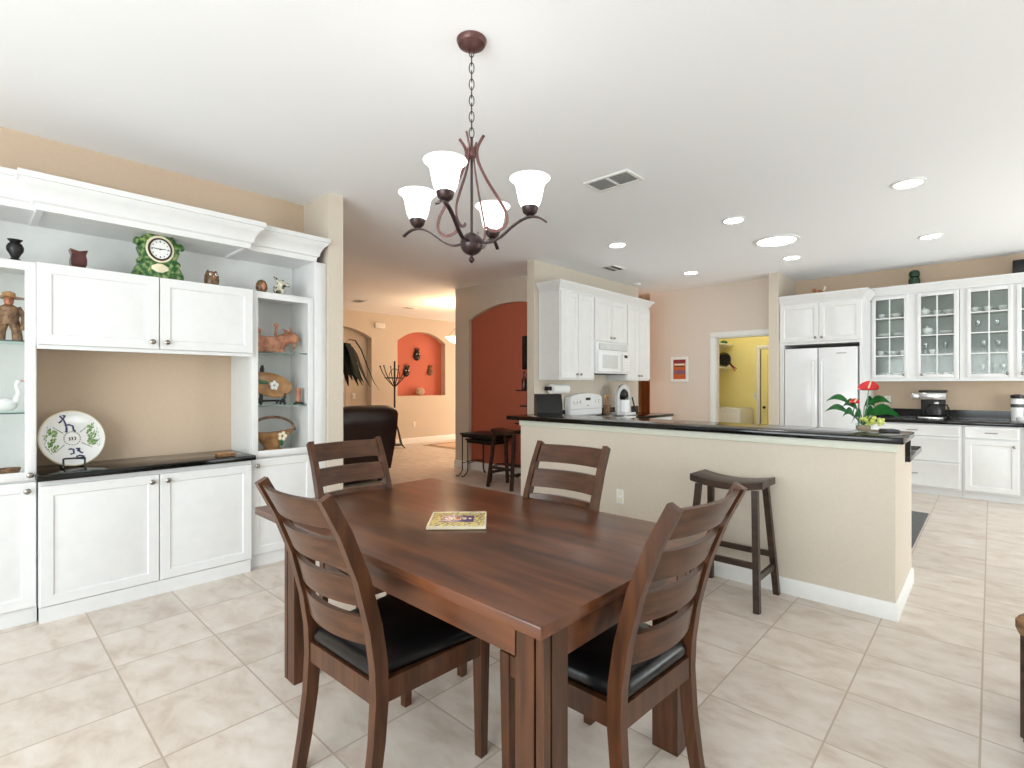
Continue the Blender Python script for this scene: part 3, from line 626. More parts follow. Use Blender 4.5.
# ---------------------------------------------------------------- dining chairs
def make_chair():
    t = thing('dining_chair', '', 'chair', (0, 0, 0), None)
    PW = .204
    path = [(-.245, 0), (-.222, .12), (-.202, .26), (-.192, .40), (-.196, .5), (-.214, .62), (-.256, .78), (-.312, .92), (-.372, 1.035)]
    for sx in (-1, 1):
        b = MB(); b.tube([(sx * PW, y, z) for y, z in path], [.82, .88, .94, 1, 1, .97, .92, .86, .8], flat=(.034, .047), up=(0, 1, 0)); obj('rear_leg', b, 'chairwood', t, ang=50)
        b = MB()
        b.rings([[Vector((sx * (.222 - o) + dx * w_, .232 + o * .3 + dy * w_, z)) for dx, dy in ((-1, -1), (1, -1), (1, 1), (-1, 1))] for w_, z, o in ((.016, 0, 0), (.019, .2, 0), (.022, .40, .0), (.022, .448, 0))]); obj('front_leg', b, 'chairwood', t)
    for q in ((-.205, .205, .222, .246), (-.184, .184, -.212, -.188)): obj('seat_rail', MB().box(*q, .375, .445), 'chairwood', t)
    for sx in (-1, 1):
        b = MB(); b.tube([(sx * .203, -.19, .41), (sx * .228, .225, .41)], 1, flat=(.024, .07), up=(0, 0, 1)); obj('seat_rail', b, 'chairwood', t)
    def ry(z):
        for (y0, z0), (y1, z1) in zip(path, path[1:]):
            if z0 <= z <= z1: return y0 + (y1 - y0) * (z - z0) / (z1 - z0)
    for z0, z1 in ((.935, 1.025), (.808, .898), (.682, .772), (.556, .646)):
        b = MB(); rr = []
        for i in range(13):
            x = -.187 + .374 * i / 12; bow = -.036 * (1 - (x / .187) ** 2)
            rr.append([Vector((x, ry(z) + bow + dy, z)) for dy, z in ((-.010, z0), (.010, z0), (.010, z1), (-.010, z1))])
        b.rings(rr); obj('slat', b, 'slatwood', t, ang=50)
    def rrect(w, d, r, z, dy=0):
        pts = []
        for cx, cy, a0 in ((w - r, d - r, 0), (-w + r, d - r, PI / 2), (-w + r, -d + r, PI), (w - r, -d + r, 3 * PI / 2)):
            for i in range(6): a = a0 + PI / 2 * i / 5; px_, py_ = cx + r * math.cos(a), cy + r * math.sin(a) + dy; pts.append(Vector((px_ * (1 + .24 * py_ / .45), py_ + .018 * max(0, py_ / .25), z)))
        return pts
    b = MB(); b.rings([rrect(.212, .224, .03, .4462, .022), rrect(.215, .228, .034, .456, .022), rrect(.217, .231, .04, .472, .022), rrect(.208, .222, .044, .492, .022), rrect(.18, .195, .05, .507, .022), rrect(.12, .14, .06, .516, .022), rrect(.05, .06, .04, .518, .022)])
    obj('seat_cushion', b, 'leather', t, ang=80)
    return t
G = 'dining chairs around the table'
ch = make_chair(); ch['group'] = G
ch['label'] = 'ladder-back chair on the near left side of the table, seen from behind'; ch.location = (1.05, 1.575, 0); ch.rotation_euler = (0, 0, math.radians(-88))
dup(ch, (1.475, .955, 0), math.radians(-3), 'ladder-back chair tucked under the right front end of the table, back slats bright on top')
dup(ch, (1.475, 2.33, 0), math.radians(178), 'ladder-back chair at the far left end of the table, in front of the display cabinet')
dup(ch, (1.83, 1.595, 0), math.radians(94), 'ladder-back chair on the far right side of the table, nearest the beige bar wall')

# ---------------------------------------------------------------- saddle stools
def make_stool():
    t = thing('saddle_stool', '', 'stool', (0, 0, 0))
    b = MB(); rr = []
    for i in range(15):
        y = -.225 + .45 * i / 14; dz = .028 * ((y / .225) ** 2)
        rr.append([Vector((x, y, z)) for x, z in ((-.125, .695 + dz), (.125, .695 + dz), (.125, .735 + dz), (.118, .739 + dz), (-.118, .739 + dz), (-.125, .735 + dz))])
    b.rings(rr); obj('seat', b, 'stoolwood', t)
    for sx in (-1, 1):
        for sy in (-1, 1):
            b = MB(); b.tube([(sx * .19, sy * .215, 0), (sx * .10, sy * .175, .705)], 1, flat=(.036, .036), up=(1, 0, 0)); obj('leg', b, 'stoolwood', t)
    f = lambda z: (.19 - .09 * z / .705, .215 - .04 * z / .705)
    for sy in (-1, 1): x, y = f(.19); obj('stretcher', MB().box(-x, x, sy * y - .01, sy * y + .01, .172, .208), 'stoolwood', t)
    for sx in (-1, 1): x, y = f(.26); obj('stretcher', MB().box(sx * x - .01, sx * x + .01, -y, y, .245, .281), 'stoolwood', t)
    return t
st = make_stool(); st['label'] = 'dark brown saddle-seat bar stool standing against the beige bar wall'; st['group'] = 'saddle bar stools'; st.location = (3.39, 1.225, 0)
dup(st, (4.93, 4.66, 0), 0, 'dark saddle-seat bar stool near the terracotta arch, beyond the bar', 'saddle bar stools')

# ---------------------------------------------------------------- breakfast bar
wb = MB(); wb.box(3.64, 4.09, .40, 3.29, 0, 1.012); wb.box(4.09, 4.45, .40, .52, 0, .855)
struct('wall_bar', wb, 'beige')
baseboard('bar', [(3.64, 3.29), (3.64, .40), (4.45, .40)], .1)
struct('trim_3', MB().box(3.625, 3.645, .385, 3.30, .965, 1.014, .004), 'apron')
b = MB(); b.box(3.592, 4.13, .355, 3.44, 1.014, 1.054, .008)
tag(obj('bar_top', b, 'granite'), 'raised black granite top of the breakfast bar', 'worktop')
b = MB(); b.box(4.092, 4.112, .372, 3.28, .90, 1.012); b.box(4.092, 4.80, .372, 3.545, .86, .90, .006); b.box(4.092, 4.80, 3.545, 3.70, .86, .90)
tag(obj('lower_counter', b, 'granite'), 'lower black granite counter behind the raised bar top', 'worktop')
t = thing('island_cabinet', 'white base cabinet on the kitchen side of the bar', 'cabinet', (4.6, 2.0, 0))
b = MB(); b.box(4.10, 4.74, .53, 3.68, .09, .858); b.box(4.16, 4.67, .53, 3.68, 0, .09); obj('body', b, 'cab', t)
for i in range(5):
    dd = MB(); dd.rrings(Matrix.Translation((4.74, .56 + i * .58, .12)) @ Matrix(((0, 0, 1, 0), (1, 0, 0, 0), (0, 1, 0, 0), (0, 0, 0, 1))), .56, .7, RAISED); obj('door', dd, 'cab', t)
def outlet(name, A, label, w=.07, h=.115, sw=False):
    t = thing(name, label, 'switch' if sw else 'outlet', A.translation)
    b = MB(); b.T = A; b.box(-w / 2, w / 2, -h / 2, h / 2, 0, .006, .002); obj('cover_plate', b, 'trim', t)
    b = MB(); b.T = A
    if sw: b.box(-.012, .012, -.025, .025, .006, .012, .002)
    else:
        for s_ in (-1, 1): b.box(-.016, .016, s_ * .026 - .014, s_ * .026 + .014, .006, .008, .002)
    obj('rocker' if sw else 'socket', b, 'cream', t); return t
outlet('wall_outlet', FX(3.64, 2.20, .445), 'white power outlet low on the beige bar wall')
outlet('wall_outlet', FX(8.6, 1.03, 1.145), 'white outlet on the kitchen wall above the black splash')
outlet('wall_outlet', FY(7.1, 9.75, .44), 'white outlet below the coral wall niche')
outlet('light_switch', FY(5.645, 9.89, 1.12), 'white switch plate inside the far left arched recess', sw=True)
outlet('light_switch', FX(9.8, 3.12, 1.15), 'white switch plate on the yellow laundry wall', sw=True)

# anthurium in a glass bowl
t = thing('anthurium', 'potted anthurium with a glossy red flower on the bar top', 'plant', (3.85, .585, 1.054))
obj('pot', MB().lathe([(.03, 0), (.04, .004), (.05, .03), (.052, .055), (.046, .056), (.036, .03), (.02, .01)], (3.85, .585, 1.0545), 20), 'shelfglass', t)
obj('stones', MB().lathe([(.025, .006), (.038, .02), (.042, .04), (.01, .044)], (3.85, .585, 1.0545), 14), 'stone', t)
def leaf_mesh(b, base, tip, wd, droop=.03, th=.0015):
    base, tip = Vector(base), Vector(tip); d = tip - base; sd = (d.cross(Vector((0, 0, 1))).normalized() * .5 + Vector((0, 0, .87))).normalized(); n = 9; up_, lo_ = [], []
    for i in range(n):
        s_ = i / (n - 1); w_ = wd * (math.sin(PI * min(1, s_ * 1.02 + .02)) ** .8) * (1.25 - .7 * s_) + .0006
        c = base + d * s_ + Vector((0, 0, droop * math.sin(PI * s_)))
        up_.append([c - sd * w_ + Vector((0, 0, .25 * w_)), c, c + sd * w_ + Vector((0, 0, .25 * w_)), c + Vector((0, 0, -th))])
    b.rings(up_)
CB = Vector((3.85, .585, 1.09))
def at(y, z, x=3.85): return Vector((x, y, z))
for bx, tx, wd in (((.655, 1.235), (.78, 1.245), .022), ((.66, 1.175), (.785, 1.178), .022), ((.62, 1.20), (.70, 1.21), .03), ((.56, 1.225), (.44, 1.235), .026), ((.55, 1.17), (.41, 1.17), .034), ((.53, 1.165), (.40, 1.145), .03), ((.60, 1.16), (.655, 1.10), .034), ((.585, 1.22), (.53, 1.21), .036), ((.575, 1.16), (.52, 1.145), .04), ((.63, 1.16), (.69, 1.145), .026)):
    dx = random.uniform(-.06, .06); b = MB()
    b.tube([CB, at((CB.y + bx[0]) / 2, bx[1] - .03, 3.85 + dx * .4), at(bx[0], bx[1], 3.85 + dx * .7)], .0028, 6); leaf_mesh(b, at(bx[0], bx[1], 3.85 + dx * .7), at(tx[0], tx[1], 3.85 + dx), wd)
    obj('leaf', b, 'leaf', t, ang=80)
for (y, z, s_, mm) in ((.558, 1.325, 1.0, 'anth'), (.63, 1.24, .5, 'anth')):
    b = MB(); b.tube([CB, at(y + .01, (CB.z + z) / 2), at(y, z - .01)], .003, 6); fl = obj('flower_stem', b, 'leaf', t)
    b = MB(); rr = []
    for k in range(5):
        q = k / 4; rr.append([Vector((3.845 + q * s_ * .048 * math.cos(a) - .01 * s_, y + q * s_ * .056 * math.sin(a), z + s_ * (.016 * q * q + .008 * q * math.cos(2 * a)) + s_ * .028 * q * math.cos(a))) for a in [2 * PI * i / 18 for i in range(18)]])
    b.rings([[p + Vector((0, 0, .0)) for p in r_] for r_ in rr], cap=False); b.rings([[p + Vector((0, 0, -.003)) for p in r_] for r_ in rr], cap=False)
    obj('spathe', b, mm, fl, ang=80); obj('spadix', MB().tube([(3.845, y, z + .002), (3.84, y - .01, z + .035 * s_), (3.838, y - .014, z + .05 * s_)], [.005, .005, .002], 8), 'cream', fl)
b = MB()
for k in range(26):
    b.ball((3.85 + random.uniform(-.05, .05), .545 + random.uniform(-.065, .055), 1.125 + random.uniform(-.018, .02)), random.uniform(.009, .015), 8)
for k in range(6): b.tube([CB, (3.85 + random.uniform(-.04, .04), .545 + random.uniform(-.05, .05), 1.12)], .002, 5)
obj('lime_blossoms', b, 'lime', t)
b = MB(); b.T = Matrix.Translation((4.0, .47, 1.0545)) @ Matrix.Rotation(.5, 4, 'Z'); b.box(-.055, .055, -.04, .04, 0, .012, .003); b.box(-.05, .05, -.036, .036, .012, .016, .001)
tag(obj('coaster', b, 'dgrey'), 'flat dark coaster beside the anthurium on the bar top', 'coaster')
b = MB(); b.box(5.35, 6.88, .475, 1.0, .0005, .012, .004)
tag(obj('floor_mat', b, 'dgrey'), 'dark grey kitchen mat on the floor past the bar end', 'mat')

# ---------------------------------------------------------------- stove wall
SY = 3.84
def wall_unit(x0, x1, z0, z1, label, kz=.05):
    t = thing('wall_cabinet', label, 'cabinet', ((x0 + x1) / 2, 4.0, z0))
    b = MB(); b.box(x0, x1, SY, 4.168, z0, z1); obj('body', b, 'cab', t); w = (x1 - x0) / 2
    door(t, FY(x0 + .012, SY, z0 + .02), w - .016, z1 - z0 - .03, (w - .05, kz)); door(t, FY(x0 + w + .004, SY, z0 + .02), w - .016, z1 - z0 - .03, (.034, kz)); return t
wall_unit(4.95, 5.68, 1.415, 2.515, 'tall white two-door wall cabinet left of the microwave')
wall_unit(5.683, 6.517, 1.925, 2.515, 'short white two-door wall cabinet above the microwave')
wall_unit(6.52, 7.19, 1.415, 2.515, 'tall white two-door wall cabinet right of the microwave')
tag(obj('crown_moulding', MB().sweep2d([(4.95, 4.165), (4.95, SY), (7.19, SY), (7.19, 4.165)], [(o, z + 2.517) for o, z in CROWN_S]), 'cab'), 'white crown moulding along the cabinets over the stove', 'moulding')
t = thing('microwave', 'white over-the-range microwave between the wall cabinets', 'microwave', (6.1, 3.95, 1.5))
obj('body', MB().box(5.69, 6.51, 3.80, 4.165, 1.505, 1.922, .006), 'appl', t)
b = MB(); b.T = FY(5.69, 3.80, 1.505); b.box(.01, .62, .02, .30, 0, .03, .008); d = obj('door', b, 'appl', t)
b = MB(); b.T = FY(5.69, 3.77, 1.505); b.box(.10, .48, .07, .25, -.004, .003, .002); obj('window', b, 'lgrey', d)
b = MB(); b.T = FY(5.69, 3.77, 1.505); b.tube([(.585, .05, 0), (.585, .06, .03), (.585, .26, .03), (.585, .27, 0)], .009, 8); obj('handle', b, 'appl', d)
b = MB(); b.T = FY(5.69, 3.80, 1.505); b.box(.63, .81, .02, .30, 0, .026, .006); p = obj('control_panel', b, 'appl', t)
b = MB(); b.T = FY(5.69, 3.772, 1.505); b.box(.66, .74, .225, .265, 0, .004, .001); obj('display', b, 'black', p)
b = MB(); b.T = FY(5.69, 3.772, 1.505)
for i in range(3):
    for j in range(4): b.box(.66 + i * .042, .69 + i * .042, .05 + j * .04, .075 + j * .04, 0, .003)
obj('buttons', b, 'trim', p)
b = MB(); b.T = FY(5.69, 3.80, 1.505); b.box(.06, .76, .32, .40, 0, .006, .001); v_ = obj('vent_grille', b, 'grey', t)
b = MB(); b.T = FY(5.69, 3.794, 1.505)
for i in range(24): b.box(.07 + i * .0285, .085 + i * .0285, .325, .395, 0, .004)
obj('slats', b, 'trim', v_)
obj('underside', MB().box(5.72, 6.48, 3.82, 4.15, 1.496, 1.504), 'dgrey', t)
# range
t = thing('kitchen_range', 'white kitchen range with a rounded control backguard', 'range', (5.86, 3.85, 0))
obj('body', MB().box(5.48, 6.24, 3.55, 4.15, 0, .905, .006), 'appl', t)
obj('cooktop', MB().box(5.475, 6.245, 3.53, 4.15, .906, .925, .006), 'appl', t)
pr = [(0, 0), (.77, 0), (.77, .26), (.70, .285), (.55, .305), (.385, .312), (.22, .305), (.07, .285), (0, .26)]
A = FY(5.475, 4.10, .926); b = MB(); b.prism(pr, A, -.055); b.rings([[A @ Vector((u, v, c)) for u, v in pr] for c in (0,)] + [[A @ Vector((.385 + (u - .385) * .97, .02 + v * .93, .03)) for u, v in pr]]); bg = obj('backguard', b, 'appl', t)
for u in (.10, .17, .24, .60, .67): obj('knob', MB().lathe([(.026, 0), (.024, .018), (.016, .022)], A=A @ Matrix.Translation((u, .20, .03)), n=16), 'trim', bg)
b = MB(); b.T = A; b.box(.36, .47, .215, .25, .028, .033, .002); obj('clock_display', b, 'black', bg)
b = MB(); b.T = A; b.box(.40, .43, .13, .15, .028, .033, .002); obj('badge', b, 'grey', bg)
b = MB(); b.T = A; b.box(.02, .75, .095, .10, .027, .034); obj('ridge', b, 'grey', bg)
b = MB()
for x_, y_, r_ in ((5.66, 3.70, .09), (6.06, 3.70, .075), (5.66, 3.95, .075), (6.06, 3.95, .09)):
    for q in (r_, r_ * .7, r_ * .4): b.tube([(x_ + q * math.cos(a), y_ + q * math.sin(a), .931) for a in [2 * PI * i / 20 for i in range(20)]], .005, 6, closed=True)
obj('burners', b, 'black', t)
b = MB(); b.T = FY(5.48, 3.55, .2); b.box(.02, .74, 0, .52, 0, .03, .008); od = obj('oven_door', b, 'appl', t)
b = MB(); b.T = FY(5.48, 3.52, .2); b.tube([(.08, .46, 0), (.08, .46, .04), (.68, .46, .04), (.68, .46, 0)], .011, 8); obj('handle', b, 'appl', od)
def base_run(x0, x1, label, wl, nd):
    t = thing('base_cabinet', label, 'cabinet', ((x0 + x1) / 2, 3.85, 0))
    b = MB(); b.box(x0, x1, 3.58, 4.165, .09, .872); b.box(x0, x1, 3.64, 4.165, 0, .09); obj('body', b, 'cab', t)
    w = (x1 - x0) / nd
    for i in range(nd): door(t, FY(x0 + i * w + .01, 3.58, .11), w - .02, .56, (.04, .5)); drawer(t, FY(x0 + i * w + .01, 3.58, .69), w - .02, .165)
    b = MB(); b.box(x0, x1 + (.02 if x1 > 6 else 0), 3.55, 4.167, .873, .912, .006); b.box(x0, x1, 4.147, 4.167, .912, 1.015)
    tag(obj('granite_counter', b, 'granite'), wl, 'worktop')
base_run(4.945, 5.47, 'white base cabinet left of the kitchen range', 'black granite counter left of the kitchen range', 1)
base_run(6.25, 7.40, 'white base cabinets right of the kitchen range', 'black granite counter right of the kitchen range, its end past the wall', 2)
# black bread box, paper towel, brewer, utensil jar
t = thing('bread_box', 'black bread box with a sloped lid standing behind the bar top', 'box', (4.40, 3.62, .90))
A = FY(4.47, 3.42, .9005) @ Matrix.Rotation(0, 4, 'Y')
b = MB(); b.T = Matrix.Translation((4.42, 3.585, .9005)) @ Matrix.Rotation(math.radians(-40), 4, 'Z')
b.rings([[Vector((x, y, z)) for y, z in ((-.10, 0), (.12, 0), (.12, .35), (-.03, .35), (-.10, .25))] for x in (-.14, -.137, .137, .14)]); obj('box', b, 'black', t)
b = MB(); b.T = Matrix.Translation((4.42, 3.585, .9005)) @ Matrix.Rotation(math.radians(-40), 4, 'Z'); b.box(-.13, .13, -.106, -.101, .14, .15); b.box(-.03, .03, -.115, -.1, .10, .115, .003); obj('handle', b, 'blackiron', t)
t = thing('paper_towel_holder', 'wall-mounted paper towel roll under the left wall cabinet', 'paper towel', (5.1, 4.1, 1.22))
b = MB(); b.box(5.06, 5.075, 4.06, 4.168, 1.28, 1.33, .004); b.box(5.42, 5.435, 4.06, 4.168, 1.28, 1.33, .004); b.tube([(5.03, 4.08, 1.30), (5.45, 4.08, 1.30)], .014, 10); obj('bracket', b, 'blackiron', t)
AX = Matrix(((0, 0, 1, 0), (1, 0, 0, 0), (0, 1, 0, 0), (0, 0, 0, 1)))
obj('roll', MB().lathe([(.022, 0), (.062, 0), (.062, .32), (.022, .32)], (5.09, 4.08, 1.30), 28, AX), 'paper', t)
t = thing('coffee_brewer', 'white and silver coffee brewer with an arched chrome handle right of the range', 'coffee maker', (6.58, 3.9, .912))
obj('base', MB().box(6.38, 6.69, 3.78, 4.04, .9125, .955, .01), 'appl', t)
obj('reservoir', MB().lathe([(.09, 0), (.10, .01), (.10, .17), (.095, .18), (.02, .182)], (6.525, 3.90, .956), 28), 'appl', t)
obj('brew_head', MB().ball((6.515, 3.90, 1.215), .085, 18, (1, .95, .95)), 'black', t)
b = MB(); b.tube([(6.37, 3.90, .92)] + [(6.525 - (.155 * math.cos(a)), 3.90, 1.17 + .155 * math.sin(a)) for a in [PI * i / 12 for i in range(13)]] + [(6.69, 3.90, .95)], 1, flat=(.06, .04), up=(0, 1, 0)); obj('arch', b, 'lgrey', t)
obj('side_lever', MB().tube([(6.68, 3.84, 1.17), (6.715, 3.83, 1.06), (6.74, 3.83, .99)], [.012, .01, .016], 8), 'black', t)
obj('top_button', MB().ball((6.43, 3.90, 1.32), .016, 10), 'black', t)
t = thing('utensil_jar', 'brown jar of wooden spoons between the range and the brewer', 'jar', (6.30, 4.03, .912))
obj('jar', MB().lathe([(.045, 0), (.05, .01), (.05, .15), (.044, .15), (.044, .02)], (6.30, 4.03, .9125), 18), 'bamber', t)
for k, (dx, dy) in enumerate(((-.02, 0), (.01, .015), (.02, -.01))):
    b = MB(); b.tube([(6.30, 4.03, .93), (6.30 + dx * 1.5, 4.03 + dy, 1.16)], .006, 8); b.ball((6.30 + dx * 1.6, 4.03 + dy, 1.185), .026, 10, (.9, .35, 1.3)); obj('spoon', b, 'ochre', t)

# ---------------------------------------------------------------- kitchen wall on the right
KX = 8.597
FX0 = 7.775
t = thing('refrigerator_cabinet', 'white cabinet surrounding and topping the white refrigerator', 'cabinet', (8.2, 1.67, 0))
obj('side_panel', MB().box(FX0 + .01, KX, 2.10, 2.155, 0, 1.90), 'cab', t)
obj('side_panel', MB().box(FX0, KX, 1.185, 1.222, 0, 2.46), 'cab', t)
obj('body', MB().box(FX0, KX, 1.222, 2.155, 1.90, 2.46), 'cab', t)
door(t, FX(FX0, 2.15, 1.935), .475, .505, (.44, .05)); door(t, FX(FX0, 1.67, 1.935), .47, .505, (.035, .05))
obj('crown', MB().sweep2d([(FX0, 2.155), (FX0, 1.185), (8.3, 1.185)], [(o, z + 2.462) for o, z in CROWN_S]), 'cab', t)
t = thing('refrigerator', 'white side-by-side refrigerator set between cabinet panels', 'refrigerator', (8.2, 1.66, 0))
obj('body', MB().box(FX0 + .05, KX - .05, 1.24, 2.09, .02, 1.85, .006), 'appl', t)
for y0, y1, hs in ((1.69, 2.09, 0), (1.242, 1.68, 1)):
    d = obj('door', MB().box(FX0 - .015, FX0 + .048, y0, y1, .06, 1.845, .012), 'appl', t)
    yh = y0 + .045 if not hs else y1 - .045; hx = FX0 - .015
    obj('handle', MB().tube([(hx, yh, .62), (hx - .045, yh, .64), (hx - .05, yh, .8), (hx - .05, yh, 1.5), (hx - .045, yh, 1.66), (hx, yh, 1.68)], .014, 8), 'appl', d)
    if hs: obj('badge', MB().box(hx - .003, hx + .001, 1.36, 1.47, 1.76, 1.772), 'grey', d)
obj('toe_grille', MB().box(FX0 + .02, FX0 + .06, 1.25, 2.08, 0, .055), 'dgrey', t)
UX = 8.35
def dish(kind, x, y, z, label):
    p = {'cup': [(.018, 0), (.022, .004), (.036, .03), (.04, .06), (.036, .06), (.02, .008)], 'bowl': [(.03, 0), (.032, .005), (.06, .03), (.075, .055), (.07, .056), (.03, .01)],
         'plates': [(.05, 0), (.085, .012), (.085, .016), (.06, .016), (.085, .024), (.085, .028), (.06, .028), (.085, .04), (.082, .042), (.04, .034)],
         'goblet': [(.03, 0), (.028, .004), (.005, .008), (.005, .06), (.02, .075), (.03, .10), (.03, .14), (.027, .14), (.02, .08), (.003, .07)],
         'tureen': [(.035, 0), (.04, .006), (.06, .04), (.062, .065), (.05, .085), (.012, .095), (.012, .105), (.006, .112)]}[kind]
    mm = 'goblet' if kind == 'goblet' else 'china'
    if kind in ('cup', 'tureen'):
        t = thing({'cup': 'cup', 'tureen': 'teapot'}[kind], label, {'cup': 'cup', 'tureen': 'teapot'}[kind], (x, y, z), 'china in the glass cabinets')
        obj('bowl', MB().lathe(p, (x, y, z), 18), mm, t)
        r = .04 if kind == 'cup' else .062
        obj('handle', MB().tube([(x, y - r * .85, z + .05), (x, y - r - .025, z + .048), (x, y - r - .022, z + .02), (x, y - r * .6, z + .014)], .005, 8), mm, t)
        if kind == 'tureen': obj('spout', MB().tube([(x, y + .055, z + .03), (x, y + .085, z + .05), (x, y + .10, z + .075)], [.014, .01, .007], 8), mm, t)
        return t
    nm = {'bowl': 'bowl', 'plates': 'plate_stack', 'goblet': 'goblet'}[kind]
    return tag(obj(nm, MB().lathe(p, (x, y, z), 20), mm), label, nm.replace('_', ' '), 'china in the glass cabinets')
def glass_unit(y1, y0, doors, label):
    """y1 left (larger), y0 right"""
    t = thing('glass_cabinet', label, 'cabinet', (8.47, (y0 + y1) / 2, 1.42))
    b = MB(); b.box(UX, KX - .001, y0, y0 + .018, 1.42, 2.53); b.box(UX, KX - .001, y1 - .018, y1, 1.42, 2.53)
    b.box(UX, KX - .001, y0 + .018, y1 - .018, 1.42, 1.455); b.box(UX, KX - .001, y0 + .018, y1 - .018, 2.50, 2.53); b.box(KX - .014, KX - .001, y0 + .018, y1 - .018, 1.455, 2.5)
    obj('body', b, 'shaded_inside', t)
    b = MB(); b.box(UX - .004, UX + .016, y0, y1, 2.492, 2.53); b.box(UX - .004, UX + .016, y0, y1, 1.42, 1.448)
    edges = [y1] + [q for dd in doors for q in dd[:2]] + [y0]
    for a, c in zip(edges[0::2], edges[1::2]):
        if a - c > .004: b.box(UX - .004, UX + .016, c, a, 1.448, 2.492)
    obj('face_frame', b, 'cab', t)
    for zz in (1.735, 1.985, 2.23): obj('shelf', MB().box(UX + .02, KX - .015, y0 + .019, y1 - .019, zz - .009, zz + .009), 'shaded_inside', t)
    for dd in doors: glass_door(t, FX(UX - .004, dd[0] + .005, 1.443), dd[0] - dd[1] + .01, 1.075, 2, 4, .042, dd[2])
    return t
glass_unit(1.183, .285, [(1.165, .79, (.34, .04)), (.69, .30, (.05, .04))], 'white glass-door china cabinet beside the refrigerator')
glass_unit(.28, -.64, [(.215, -.18, (.36, .04)), (-.22, -.61, (.05, .04))], 'white glass-door china cabinet at the right picture edge')
SH = (1.456, 1.745, 1.995, 2.24)
G_ = [('cup', 1.08, 3, 'white cup on the top shelf of the first glass door'), ('bowl', .92, 3, 'white bowl on the top shelf of the first glass door'), ('plates', 1.05, 2, 'stack of plates on the third shelf of the first glass door'), ('plates', .88, 2, 'white plates beside the door stile, third shelf of the first glass door'),
      ('cup', 1.09, 1, 'white cup at far left on the second shelf of the first glass door'), ('bowl', .955, 1, 'white bowl mid second shelf of the first glass door'), ('cup', .845, 1, 'white cup at right on the second shelf of the first glass door'), ('bowl', 1.05, 0, 'white bowl on the cabinet floor, left behind the first glass door'), ('bowl', .89, 0, 'white bowl on the cabinet floor, right behind the first glass door'),
      ('tureen', .632, 3, 'white teapot on the top shelf behind the second glass door'), ('cup', .505, 3, 'white cup beside the teapot on the second door top shelf'), ('bowl', .382, 3, 'white bowl at right on the second door top shelf'), ('tureen', .60, 2, 'white teapot on the third shelf behind the second glass door'), ('plates', .41, 2, 'tall plate stack on the third shelf behind the second glass door'),
      ('goblet', .62, 1, 'clear goblet at left on the second shelf of the second glass door'), ('cup', .55, 1, 'white cup on the second shelf of the second glass door'), ('goblet', .42, 1, 'clear goblet at right on the second shelf of the second glass door'), ('bowl', .58, 0, 'white bowl on the cabinet floor at left behind the second glass door'), ('cup', .41, 0, 'white cup on the cabinet floor at right behind the second glass door')]
for kind, y, s_, lb in G_: dish(kind, 8.46, y, SH[s_] + .0005, lb)
for s_, ys in ((3, (.15, .03, -.1)), (2, (.12, -.05)), (1, (.07, -.06)), (0, (.08, -.03, -.10))):
    for i, y in enumerate(ys):
        kind = 'cup' if s_ == 3 else 'goblet'
        dish(kind, 8.46, y, SH[s_] + .0005, ('white cup ' if kind == 'cup' else 'clear goblet ') + ('leftmost', 'second from left', 'third from left')[i] + ' on the ' + ('lowest', 'second', 'third', 'top')[s_] + ' shelf of the rightmost glass door')
tag(obj('crown_moulding', MB().sweep2d([(UX - .004, 1.183), (UX - .004, -1.2)], [(o, z + 2.532) for o, z in CROWN_S]), 'cab'), 'white crown moulding along the glass-door china cabinets', 'moulding')
b = MB(); b.box(UX - .02, UX, -.64, 1.183, 1.40, 1.419); tag(obj('light_rail', b, 'cab'), 'white rail under the glass-door china cabinets', 'trim')
BX = 8.12
t = thing('drawer_cabinet', 'white three-drawer base cabinet under the coffee maker', 'cabinet', (8.36, .74, 0))
obj('body', MB().box(BX, KX, .25, 1.183, .085, .872), 'cab', t); obj('toe_board', MB().box(BX + .05, KX, .25, 1.183, 0, .085), 'cab', t)
drawer(t, FX(BX, 1.17, .725), .90, .135); drawer(t, FX(BX, 1.17, .42), .90, .295); drawer(t, FX(BX, 1.17, .105), .90, .305)
t = thing('base_cabinet', 'white base cabinet with one drawer over a raised-panel door, right of the drawers', 'cabinet', (8.36, 0, 0))
obj('body', MB().box(BX, KX, -.245, .248, .085, .872), 'cab', t); obj('toe_board', MB().box(BX + .05, KX, -.245, .248, 0, .085), 'cab', t)
drawer(t, FX(BX, .23, .725), .46, .135); door(t, FX(BX, .23, .105), .46, .60, (.42, .54))
t = thing('base_cabinet', 'white base cabinet cut by the right picture edge', 'cabinet', (8.36, -.7, 0))
obj('body', MB().box(BX, KX, -1.2, -.247, .085, .872), 'cab', t); obj('toe_board', MB().box(BX + .05, KX, -1.2, -.247, 0, .085), 'cab', t)
drawer(t, FX(BX, -.265, .725), .46, .135); door(t, FX(BX, -.265, .105), .46, .60, (.04, .54))
drawer(t, FX(BX, -.735, .725), .45, .135); door(t, FX(BX, -.735, .105), .45, .60, (.04, .54))
b = MB(); b.box(BX - .035, KX - .001, -1.2, 1.183, .875, .915, .006); b.box(KX - .022, KX - .001, -1.2, 1.183, .915, 1.035)
tag(obj('granite_counter', b, 'granite'), 'long black granite counter and splash along the right kitchen wall', 'worktop')
